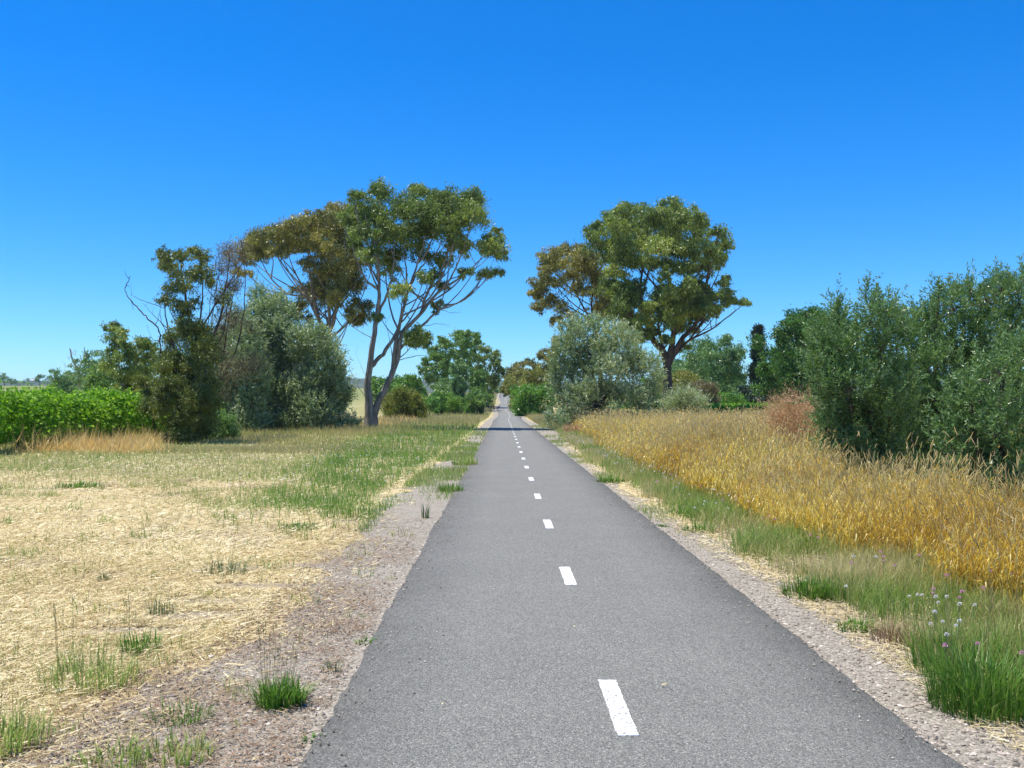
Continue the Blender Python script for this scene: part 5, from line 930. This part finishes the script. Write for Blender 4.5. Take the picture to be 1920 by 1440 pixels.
# tall golden grass on the right: stalks, leaves, seed heads
def tall_gold(nn, y0, y1, pw, xw, nleaf, rng, lb, headfrac, near):
    X, Y = sample(nn, y0, y1, pw, lambda y: gold_edge(y) - .15, xw, rng)
    e = X - gold_edge(Y) - .55 * (vnoise(X, Y, 1.1, 84, 3) - .5)
    acc = rng.random(len(X)) < sstep(-.1, .35, e) * np.clip(2.4 * vnoise(X, Y, .9, 85, 3) - .5, .12, 1); X, Y, e = X[acc], Y[acc], e[acc]; N = len(X)
    H = rng.uniform(.55, 1.12, N) * (.72 + .28 * sstep(0, 1.0, e)) * (.8 + .24 * sstep(13, 22, Y)) * (.62 + .76 * vnoise(X, Y, .7, 86, 3))
    H = H * np.where(rng.random(N) < .1, rng.uniform(1.1, 1.38, N), 1.0)
    lod = .8 * (vnoise(X, Y, .9, 96, 2) - .5); dx, dy = (rng.normal(-.02, .15, N) + lod) * H, (rng.normal(-.02, .15, N) + .5 * lod) * H
    base = np.stack([X, Y, gz(X, Y) - .01], -1); tip = base + np.stack([dx, dy, H], -1); mid = base + np.stack([dx * .3, dy * .3, H * .55], -1)
    wa = rng.random(N) * 6.283; ws = np.maximum(1, Y / 9)
    patch = vnoise(X, Y, .55, 87, 3)
    ti = np.clip(.5 + 1.1 * (patch - .5) + rng.normal(0, .2, N), 0, 1)
    sb = MB(); sd_ = np.stack([np.cos(wa), np.sin(wa), 0 * wa], -1) * (.0022 * ws)[:, None]
    if near: sb.strips(base, mid, tip, sd_, ti, .9)
    else: sb.tri_cards(np.stack([base - sd_ * 1.3, base + sd_ * 1.3, tip], 1), ti)
    lbm = MB()
    for j in range(nleaf):
        f = rng.uniform(.02, .75, N); p = base + (tip - base) * f[:, None]; a = rng.random(N) * 6.283; L = rng.uniform(.1, .26, N)
        out = np.stack([np.cos(a), np.sin(a), 0 * a], -1); rise = rng.uniform(.4, 1.1, N)
        m_ = p + out * (L * .22)[:, None] + np.array([0, 0, 1.]) * (L * .55 * rise)[:, None]; t_ = p + out * (L * .5)[:, None] + np.array([0, 0, 1.]) * (L * rng.uniform(-.3, 1.0, N))[:, None]
        s_ = np.stack([-np.sin(a), np.cos(a), rng.normal(0, .3, N)], -1) * (.0031 * ws * rng.uniform(.7, 1.4, N))[:, None]
        lbm.cards(np.stack([p, m_ + s_, t_, m_ - s_], 1), np.clip(ti + .35 * (f - .35) + rng.normal(0, .3, N), 0, 1))
    hbm = MB(); kx = rng.random(N) < headfrac; B = tip[kx]; n_ = len(B); dv = unit(unit(tip[kx] - mid[kx]) + rng.normal(0, .3, (n_, 3))); hl = rng.uniform(.05, .13, n_)[:, None]; hw = (rng.uniform(.0028, .0055, n_) * np.maximum(1, Y[kx] / 13))[:, None]
    s1 = unit(np.cross(dv, np.array([.3, 1, .1]))); s2 = np.cross(dv, s1); ht = np.clip(ti[kx] + rng.normal(0, .2, n_), 0, 1)
    if near:
        V = np.stack([B - dv * .02] + [B + dv * hl * .3 + q_ * hw for q_ in (s1, s2, -s1, -s2)] + [B + dv * hl * .8 + q_ * hw * .7 for q_ in (s1, s2, -s1, -s2)] + [B + dv * hl], 1)
        i_ = np.arange(n_)[:, None] * 10; T, Qd = [], []
        for q_ in range(4):
            r_ = (q_ + 1) % 4; T += [i_ + np.array([[0, 1 + r_, 1 + q_]]), i_ + np.array([[9, 5 + q_, 5 + r_]])]; Qd.append(i_ + np.array([[1 + q_, 1 + r_, 5 + r_, 5 + q_]]))
        hbm.add(V.reshape(-1, 3), quads=np.concatenate(Qd), tris=np.concatenate(T), tint=np.repeat(ht, 10), hh=.5)
    else:
        hbm.cards(np.stack([B, B + dv * hl * .5 + s1 * hw, B + dv * hl, B + dv * hl * .5 - s1 * hw], 1), ht)
        hbm.cards(np.stack([B, B + dv * hl * .5 + s2 * hw, B + dv * hl, B + dv * hl * .5 - s2 * hw], 1), ht)
    root = thing('tall_golden_grass', lb, 'grass', (float(np.mean(X)), float(np.mean(Y)), 0)); root['kind'] = 'stuff'
    for nm_, b_, mt_ in (('stalks', sb, M_stalk), ('leaves', lbm, M_gold), ('seed_heads', hbm, M_head)):
        o = b_.build(nm_, mt_, root); o['kind'] = 'stuff'
tall_gold(30000, 5.6, 21, 1.1, lambda y: np.minimum(.62 * y + 1.0, gold_edge(y) + 1.5 + 1.0 * sstep(14, 20, y)), 5, np.random.default_rng(301), 'tall golden grass with foxtail heads, nearest stand right of the path', .5, True)
tall_gold(46000, 21, 86, 1.1, lambda y: np.minimum(.5 * y + 2, gold_edge(y) + 2.5 + 14 * sstep(22, 34, y)), 3, np.random.default_rng(302), 'tall golden grass farther along the right side, in front of the silvery olive bush', .7, False)

# rough half-green grass under the near olives
X, Y = sample(16000, 7.5, 26, .4, lambda y: gold_edge(y) + 1.1, lambda y: gold_edge(y) + 6.5, rng); N = len(X)
mb = MB(); blades(mb, X, Y, rng.uniform(.2, .55, N) * (.6 + .8 * vnoise(X, Y, .9, 89, 2)), .008 * np.maximum(1, Y / 10) * rng.uniform(.7, 1.3, N), rng.uniform(.1, .8, N), rng, np.clip(rng.normal(.55, .25, N), 0, 1))
tag(mb.build('rough_grass', M_olivegrass), 'rough half-green grass under the near olives on the right', 'grass', kind='stuff')
# pale dry grass beside the path in front of the right olive bush
X = rng.uniform(2.9, 6.5, 9000); Y = rng.uniform(72, 112, 9000); N = 9000
mb = MB(); blades(mb, X, Y, rng.uniform(.3, .9, N), .02 * rng.uniform(.7, 1.3, N), rng.uniform(.1, .6, N), rng, rng.random(N))
tag(mb.build('pale_dry_grass', M_olivegrass), 'pale dry grass on the right verge beyond the silvery olive bush', 'grass', kind='stuff')
# grass along the far verges
X = np.concatenate([rng.uniform(-14, -1.8, 26000), rng.uniform(2.8, 4.5, 3000)]); Y = np.concatenate([rng.uniform(100, 330, 26000), rng.uniform(110, 330, 3000)]); N = len(X)
mb = MB(); blades(mb, X, Y, rng.uniform(.15, .5, N), .05 * rng.uniform(.7, 1.3, N) * Y / 150, rng.uniform(.1, .6, N), rng, np.clip(.6 + .8 * (vnoise(X, Y, .07, 88, 3) - .5) + rng.normal(0, .15, N), 0, 1))
tag(mb.build('far_verge_grass', M_olivegrass), 'yellowish grass along the far path verges', 'grass', kind='stuff')

# ------------------------------------------------------------------ gravel stones
def stones(name, label, nn, y0, y1, xlo, xhi, pw, mat, smin, smax, seed):
    rng = np.random.default_rng(seed); X, Y = sample(nn, y0, y1, pw, xlo, xhi, rng); N = len(X)
    oc = np.array([[1, 0, 0], [0, 1, 0], [-1, 0, 0], [0, -1, 0], [0, 0, 1], [0, 0, -1]], float); S = (smin + (smax - smin) * rng.random(N) ** 3)
    V = oc[None] * S[:, None, None] * rng.uniform(.6, 1.2, (N, 6, 1)) + rng.normal(0, .15, (N, 6, 3)) * S[:, None, None]
    V[:, :, 2] *= .6; a = rng.random(N) * 6.283; ca, sa = np.cos(a)[:, None], np.sin(a)[:, None]
    V = np.stack([V[:, :, 0] * ca - V[:, :, 1] * sa, V[:, :, 0] * sa + V[:, :, 1] * ca, V[:, :, 2]], -1) + np.stack([X, Y, gz(X, Y) + .006 + S * .2], -1)[:, None]
    f = np.array([[0, 1, 4], [1, 2, 4], [2, 3, 4], [3, 0, 4], [1, 0, 5], [2, 1, 5], [3, 2, 5], [0, 3, 5]])
    mb = MB(); mb.add(V.reshape(-1, 3), tris=(np.arange(N)[:, None, None] * 6 + f[None]).reshape(-1, 3), tint=np.repeat(rng.random(N), 6))
    tag(mb.build(name, mat), label, 'gravel', kind='stuff')
M_stone = leaf_mat('gravel_stone', [(.14, .12, .09), (.28, .235, .18), (.4, .325, .25), (.62, .54, .44)], 0, .8)
stones('gravel_stones', 'loose pinkish-grey gravel on the left shoulder', 7000, 3.9, 14, lambda y: gravel_left(y) - .3, lambda y: path_cx(y) - 1.52, 1.7, M_stone, .006, .02, 401)
stones('gravel_stones', 'loose pinkish-grey gravel on the right shoulder', 5500, 3.9, 14, lambda y: path_cx(y) + 1.5, lambda y: gravel_right(y) + .25, 1.7, M_stone, .006, .02, 402)

def spilled(rng):
    n_ = 1700; Y = rng.uniform(3.9, 20, n_); sd = np.where(rng.random(n_) < .5, -1, 1); X = path_cx(Y) + sd * (1.5 - .5 * rng.random(n_) ** 3)
    oc = np.array([[1, 0, 0], [0, 1, 0], [-1, 0, 0], [0, -1, 0], [0, 0, 1], [0, 0, -1]], float); S = .003 + .008 * rng.random(n_) ** 2
    V = oc[None] * S[:, None, None] * rng.uniform(.6, 1.2, (n_, 6, 1)) + np.stack([X, Y, prof(Y) + .028 + S * .5], -1)[:, None]
    f = np.array([[0, 1, 4], [1, 2, 4], [2, 3, 4], [3, 0, 4], [1, 0, 5], [2, 1, 5], [3, 2, 5], [0, 3, 5]])
    mb = MB(); mb.add(V.reshape(-1, 3), tris=(np.arange(n_)[:, None, None] * 6 + f[None]).reshape(-1, 3), tint=np.repeat(rng.random(n_), 6))
    tag(mb.build('spilled_grit', M_stone), 'loose grit spilled onto both edges of the asphalt', 'gravel', kind='stuff')
spilled(np.random.default_rng(403))
# brown dry debris on the left gravel
X, Y = sample(22000, 3.9, 16, 1.3, lambda y: gravel_left(y) - .25, lambda y: path_cx(y) - 1.56, rng)
acc = rng.random(len(X)) < np.clip(2.8 * vnoise(X, Y, 1.3, 92, 3) - .75, 0.06, 1) * sstep(16, 10, Y); X, Y = X[acc], Y[acc]; N = len(X)
az = rng.random(N) * 6.283; ln = rng.uniform(.02, .09, N); base = np.stack([X, Y, gz(X, Y) + .012 + .018 * rng.random(N)], -1); d2 = np.stack([np.cos(az), np.sin(az), rng.uniform(-.05, .25, N)], -1)
sd = np.stack([-np.sin(az), np.cos(az), rng.normal(0, .4, N)], -1) * rng.uniform(.0015, .0035, N)[:, None]
mb = MB(); mb.tri_cards(np.stack([base - sd, base + sd, base + d2 * ln[:, None]], 1), rng.random(N))
tag(mb.build('dry_debris', M_brownweed), 'brown dry plant debris lying on the left gravel', 'plant debris', kind='stuff')

# ------------------------------------------------------------------ tufts and weeds one can point at
def tuft(label, px, py_, r, h, nb, mat, seed, w=.006, lean=(.1, .8), seeds=0, name='grass_tuft', cat='grass tuft', flat=1.0):
    rng = np.random.default_rng(seed); X0, D = ground_from_px(px, py_); z0 = float(gz(X0, D))
    root = thing(name, label, cat, (X0, D, z0)); rr = r * np.sqrt(rng.random(nb)); a = rng.random(nb) * 6.283
    X, Y = X0 + rr * np.cos(a), D + rr * np.sin(a); N = nb; hh = h * rng.uniform(.25, 1.15, N); le = np.clip(rng.uniform(*lean, N) + rng.normal(0, .12, N), .02, .97)
    base = np.stack([X, Y, gz(X, Y) - .01], -1); az = a + rng.normal(0, .6, N); dirv = np.stack([np.cos(az), np.sin(az), 0 * az], -1)
    hz = hh * np.sqrt(1 - np.clip(le, 0, .97) ** 2) * flat; tip = base + dirv * (hh * le)[:, None] + np.array([0, 0, 1.]) * hz[:, None]; mid = base + dirv * (hh * le * .3)[:, None] + np.array([0, 0, 1.]) * (hz * .62)[:, None]
    mb = MB(); mb.strips(base, mid, tip, np.stack([-np.sin(az), np.cos(az), 0 * az], -1) * (w / 2 * rng.uniform(.6, 1.3, N))[:, None], np.clip(rng.normal(.45, .25, N), 0, 1), .85)
    tag(mb.build('blades', mat, root), kind='stuff')
    if seeds:
        sb = MB()
        for k in range(seeds):
            a_ = rng.random() * 6.283; p0 = np.array([X0 + r * .5 * math.cos(a_), D + r * .5 * math.sin(a_), z0]); e = p0 + np.array([math.cos(a_) * .12, math.sin(a_) * .12, 1]) * h * rng.uniform(1.3, 2.3)
            sb.tube(np.array([p0, (p0 + e) / 2 - .01, e]), [.0014, .0011, .0008], 3, .4); sb.tube(np.array([e, e + (e - p0) * .05, e + (e - p0) * .12]), [.001, .0032, .0006], 4, .8)
        tag(sb.build('seed_stalks', M_stalk, root), kind='stuff')
    return root
tuft('large bright green grass tuft with tall seed stalks on the left gravel', 525, 1322, .13, .18, 420, M_tuft, 501, .009, (.1, .85), 22)
tuft('small blue-green grass tuft on the gravel near the asphalt edge', 622, 1258, .05, .1, 60, M_tuftgrey, 502, .007, (.2, .9), 3)
tuft('small lime-green weed touching the left asphalt edge', 685, 1208, .06, .07, 50, M_tuft, 503, .014, (.5, .95), 2)
tuft('flat broad-leaved weed lowest on the left asphalt edge', 592, 1390, .05, .06, 40, M_tuft, 504, .018, (.6, .97), 0, 'weed', 'weed')
tuft('bright green tuft in the straw just left of the bare ridges', 262, 1222, .13, .16, 240, M_tuft, 505, .008, (.2, .8), 8)
tuft('wide dull green tuft in the straw left of the bright one', 165, 1285, .28, .22, 420, M_gmix, 506, .006, (.1, .8), 12)
tuft('grey-green weed standing in the straw above the bare ridges', 420, 1075, .22, .17, 200, M_tuftgrey, 507, .007, (.1, .8), 8)
tuft('flat lime-green patch of grass at the near end of the green strip', 560, 992, .28, .1, 420, M_tuft, 508, .01, (.2, .9))
tuft('dark green tuft alone far out in the straw field', 150, 914, .45, .15, 260, M_tuft, 509, .02, (.2, .9))
tuft('sparse green grass tuft in the brown gravel at the bottom left', 340, 1350, .16, .12, 120, M_tuft, 510, .007, (.3, .9), 4)
tuft('loose green grass tuft at the bottom edge, middle of three', 330, 1425, .16, .14, 190, M_gmix, 511, .008, (.2, .9), 3)
tuft('loose green grass tuft at the bottom edge left of the middle one', 215, 1436, .14, .14, 150, M_gmix, 512, .008, (.2, .9), 3)
tuft('dense dark green tuft in the bottom left corner', 8, 1400, .2, .2, 380, M_gmix, 513, .007, (.2, .95), 4)
tuft('thin grey-green sprig standing on the left gravel', 797, 972, .06, .25, 40, M_tuftgrey, 514, .012, (.05, .5), 4)
tuft('green tuft hugging the left asphalt edge, nearer of two', 845, 922, .25, .2, 260, M_tuft, 515, .014, (.1, .9), 0)
tuft('green tuft hugging the left asphalt edge, farther of two', 872, 872, .35, .25, 260, M_gmix, 516, .02, (.1, .9), 0)
tuft('reddish-brown dry weed mat on the left gravel', 640, 1178, .24, .07, 420, M_brownweed, 517, .004, (.5, .97), 0, 'dry_weed', 'weed')
tuft('dry brown weed remains right of the large bright tuft', 580, 1325, .11, .06, 220, M_brownweed, 518, .005, (.6, .97), 0, 'dry_weed', 'weed')
tuft('dull green weed in the straw near the bare ridges, lowest', 300, 1150, .12, .14, 110, M_tuftgrey, 519, .006, (.1, .8), 6)
tuft('tiny green tuft in the open straw left of the ridges', 195, 1088, .06, .09, 60, M_tuftgrey, 520, .008, (.1, .8), 2)
# right side
tuft('largest lush green grass clump in the bottom right corner', 1850, 1330, .3, .34, 1500, M_tuft, 531, .006, (.1, .7), 10, 'grass_clump', 'grass clump')
tuft('lush green grass clump just above the corner clump on the right verge', 1800, 1262, .28, .3, 900, M_tuft, 532, .006, (.1, .75), 12, 'grass_clump', 'grass clump')
tuft('lush green grass clump at the right photo edge, behind the corner clump', 1920, 1250, .3, .32, 800, M_gmix, 533, .006, (.1, .7), 14, 'grass_clump', 'grass clump')
tuft('low bright green clump beside the right gravel, nearer of two', 1612, 1182, .16, .1, 260, M_tuft, 534, .01, (.3, .9))
tuft('low bright green clump beside the right gravel, farther of two', 1520, 1118, .24, .2, 520, M_tuft, 535, .008, (.1, .8), 6)
tuft('dense green clump in the verge between pink flowers and gravel', 1590, 1120, .3, .22, 620, M_tuft, 536, .007, (.1, .8), 8)
tuft('dry reddish-brown clump at the verge edge above the corner clump', 1690, 1205, .2, .18, 420, M_brownweed, 537, .005, (.2, .9), 8, 'dry_weed', 'weed')
tuft('small dark blue-green weed alone in the straw at the bottom right', 1832, 1362, .05, .07, 60, M_tuftgrey, 538, .012, (.4, .95), 0, 'weed', 'weed')
tuft('green grass clump at the verge edge midway along the path', 1310, 996, .22, .14, 220, M_tuft, 539, .012, (.2, .9))
tuft('tiny green sprig on the right asphalt edge', 1244, 988, .08, .07, 60, M_tuft, 540, .012, (.3, .9))
tuft('small green clump farther along the right verge edge', 1145, 905, .3, .2, 240, M_tuft, 541, .018, (.1, .9))
tuft('dark olive dry clump at the foot of the golden grass', 1765, 1092, .14, .14, 260, M_brownweed, 542, .006, (.2, .9), 0, 'dry_weed', 'weed')
tuft('dark brown dry clump under the golden grass at the right edge', 1878, 1160, .16, .16, 300, M_brownweed, 543, .006, (.2, .9), 4, 'dry_weed', 'weed')
tuft('brown dry thistle heap in front of the left grapevines', 168, 822, .9, 1.1, 700, M_brownweed, 544, .02, (.1, .9), 0, 'dry_thistle', 'weed')
tuft('grey dry weed left of the brown thistle heap', 112, 826, .5, .8, 160, M_brownweed, 545, .02, (.1, .7), 0, 'dry_thistle', 'weed')
tuft('rusty dry fern-like weed at the left foot of the right olive bush', 1085, 812, .9, .7, 420, M_rust, 546, .03, (.3, .9), 0, 'dry_weed', 'weed')

rng = np.random.default_rng(560); cy = 4.1 * (20 / 4.1) ** rng.random(150); cx_ = lerp_pts(cy, [(4, -3.2), (20, -9)]) * rng.random(150) ** .7 - .95
k_ = rng.integers(8, 34, 150); sz = rng.uniform(.03, .12, 150) * (1 + .03 * cy)
X = np.repeat(cx_, k_) + rng.standard_normal(k_.sum()) * np.repeat(sz, k_) * .6; Y = np.repeat(cy, k_) + rng.standard_normal(k_.sum()) * np.repeat(sz, k_) * .6; N = len(X)
ok = X < path_cx(Y) - 1.53; X, Y, szr, tb_ = X[ok], Y[ok], np.repeat(sz, k_)[ok], np.repeat(rng.random(150), k_)[ok]; N = len(X)
mb = MB(); blades(mb, X, Y, szr * rng.uniform(.5, 1.6, N), .0055 * np.maximum(1, Y / 8) * rng.uniform(.6, 1.5, N), rng.uniform(.2, .95, N), rng, np.clip(tb_ * .8 + rng.normal(.05, .15, N), 0, 1))
tag(mb.build('scattered_weeds', M_gmix), 'many tiny weeds scattered over the left straw and gravel', 'weeds', kind='stuff')

# pompom wildflowers in the right verge
def flower_mat(name, cols): return leaf_mat(name, cols, .25, .6, tcol=(1, 1, 1))
M_fw = flower_mat('white_petal', [(.78, .74, .72), (.86, .84, .82)]); M_fp = flower_mat('pink_petal', [(.66, .3, .48), (.8, .46, .62)])
M_stem = blade_mat('flower_stem', [(.16, .2, .07), (.2, .24, .09)], [(.2, .24, .09), (.26, .28, .12)], .1, .6)
def flower_proto(label, mat, group, seed):
    rng = np.random.default_rng(seed); root = thing('wildflower', label, 'flower', (0, 0, 0), group); h = .27
    sb = MB(); sb.tube(np.array([[0, 0, -.02], [.01, 0, .14], [-.005, .005, h]]), [.003, .0022, .002], 4); sb.build('stem', M_stem, root)
    hb = MB(); N = 64; d = unit(rng.standard_normal((N, 3))); d[:, 2] = np.where(d[:, 2] < -.5, -d[:, 2], d[:, 2])
    P = np.array([-.005, .005, h + .008]) + d * np.array([.009, .009, .009]); hb.cards(leaf_quads(P, unit(d + rng.normal(0, .35, (N, 3))), .008, .008, rng), rng.random(N)); hb.build('flower_head', mat, root)
    return root
def Zr(x, y): return 1640 + x / 6, 1000 + y / 6
def Z8(x, y): return 1200 + x / 2.182, 780 + y / 2.182
whites = [Zr(*q) for q in [(650, 895), (620, 1035), (745, 1115), (1125, 825), (935, 795), (940, 1055), (680, 790), (680, 730), (830, 730), (465, 695), (540, 710), (780, 1005), (385, 715), (950, 990)]] + [Z8(*q) for q in [(380, 345), (840, 700), (870, 580), (965, 580), (330, 250), (300, 300)]]
pinks = [Zr(*q) for q in [(805, 1290), (1195, 1255), (825, 485), (485, 260), (230, 365), (90, 270), (105, 215), (95, 315), (670, 640), (630, 680), (985, 670), (935, 735), (1295, 430), (1515, 460), (1200, 630), (1620, 1365)]] + [Z8(*q) for q in [(490, 420), (540, 410), (545, 425), (625, 403), (700, 490), (715, 497), (865, 605), (40, 210), (62, 270), (215, 290), (240, 288), (20, 215), (120, 240), (335, 345), (430, 330)]]
for lst, lb_, mt_, gp_, sd_ in ((whites, 'white pompom wildflower on a thin stem in the right verge', M_fw, 'white pompom flowers in the right verge', 601), (pinks, 'pink pompom wildflower on a thin stem in the right verge', M_fp, 'pink pompom flowers in the right verge', 602)):
    pr = flower_proto(lb_, mt_, gp_, sd_)
    for k, (x_, y_) in enumerate(lst):
        o = pr if k == 0 else copy_tree(pr); X, D = ground_from_px(x_, y_, .27); z = float(gz(X, D)); s_ = RNG.uniform(.75, 1.05) * (1 + .02 * max(0, D - 8))
        o.location = (X, D, EYE - (y_ - CY) / F * D - .27 * s_); o.rotation_euler = (RNG.normal() * .06, RNG.normal() * .06, RNG.random() * 6.28); o.scale = (s_, s_, s_)
# fine pale flowers scattered in both verges, too many and small to count
X = np.concatenate([rng.uniform(-5.5, -2.0, 300), rng.uniform(2.7, 3.9, 300)]); Y = np.concatenate([rng.uniform(17, 46, 300), rng.uniform(13, 42, 300)]); N = len(X)
P = np.stack([X, Y, gz(X, Y) + rng.uniform(.18, .4, N)], -1); mb = MB()
for k in range(3): mb.cards(leaf_quads(P - .008, unit(rng.normal(0, 1, (N, 3))), .022, .02, rng), rng.random(N))
tag(mb.build('tiny_pale_flowers', M_fw), 'tiny pale flowers sprinkled through the verge grass', 'flowers', kind='stuff')

# fallen leaves and bits on the path and gravel
def fallen(label, px, py_, ln, wd, a, seed):
    rng = np.random.default_rng(seed); X, D = ground_from_px(px, py_, .04); z = float(prof(D)) + .045 if abs(X - .585) < 1.5 else float(gz(X, D)) + .02
    c_, s_ = math.cos(a), math.sin(a); L = np.array([[-.5, 0, 0], [-.2, .5, .006], [.2, .42, .009], [.5, 0, .004], [.2, -.42, .007], [-.2, -.5, .003]]) * np.array([ln, wd, 1])
    V = np.stack([L[:, 0] * c_ - L[:, 1] * s_, L[:, 0] * s_ + L[:, 1] * c_, L[:, 2]], -1)
    V = np.concatenate([V, V - np.array([0, 0, .0015])]) + np.array([X, D, z])
    mb = MB(); mb.add(V, quads=[[0, 1, 4, 5], [1, 2, 3, 4][0:4], [11, 10, 7, 6], [10, 9, 8, 7]], tint=.6)
    o = mb.build('fallen_leaf', M_straw, loc=(X, D, z)); tag(o, label, 'leaf')
fallen('pale narrow fallen leaf on the asphalt right of the nearest dash', 1246, 1286, .045, .012, .1, 701)
fallen('tiny tan leaf scrap on the asphalt left of the nearest dash', 830, 1322, .018, .012, .6, 702)
fallen('tiny pale leaf scrap on the asphalt beside the second dash', 1077, 1176, .018, .012, .9, 703)
fallen('pale curled leaf on the gravel below the large grass tuft', 480, 1415, .05, .014, .7, 704)
# the summer haze that turns the far hills blue
mb = MB(); mb.box((0, 4200, 53), 9400, 9900, 116)
m, n, l = new_mat('thin_haze'); pv = n.new('ShaderNodeVolumePrincipled'); pv.inputs['Color'].default_value = (.72, .84, 1, 1); pv.inputs['Density'].default_value = .00011; pv.inputs['Anisotropy'].default_value = .2
o = n.new('ShaderNodeOutputMaterial'); l.new(pv.outputs[0], o.inputs['Volume'])
tag(mb.build('haze', m), kind='stuff')
print('TRIS', TRIS)
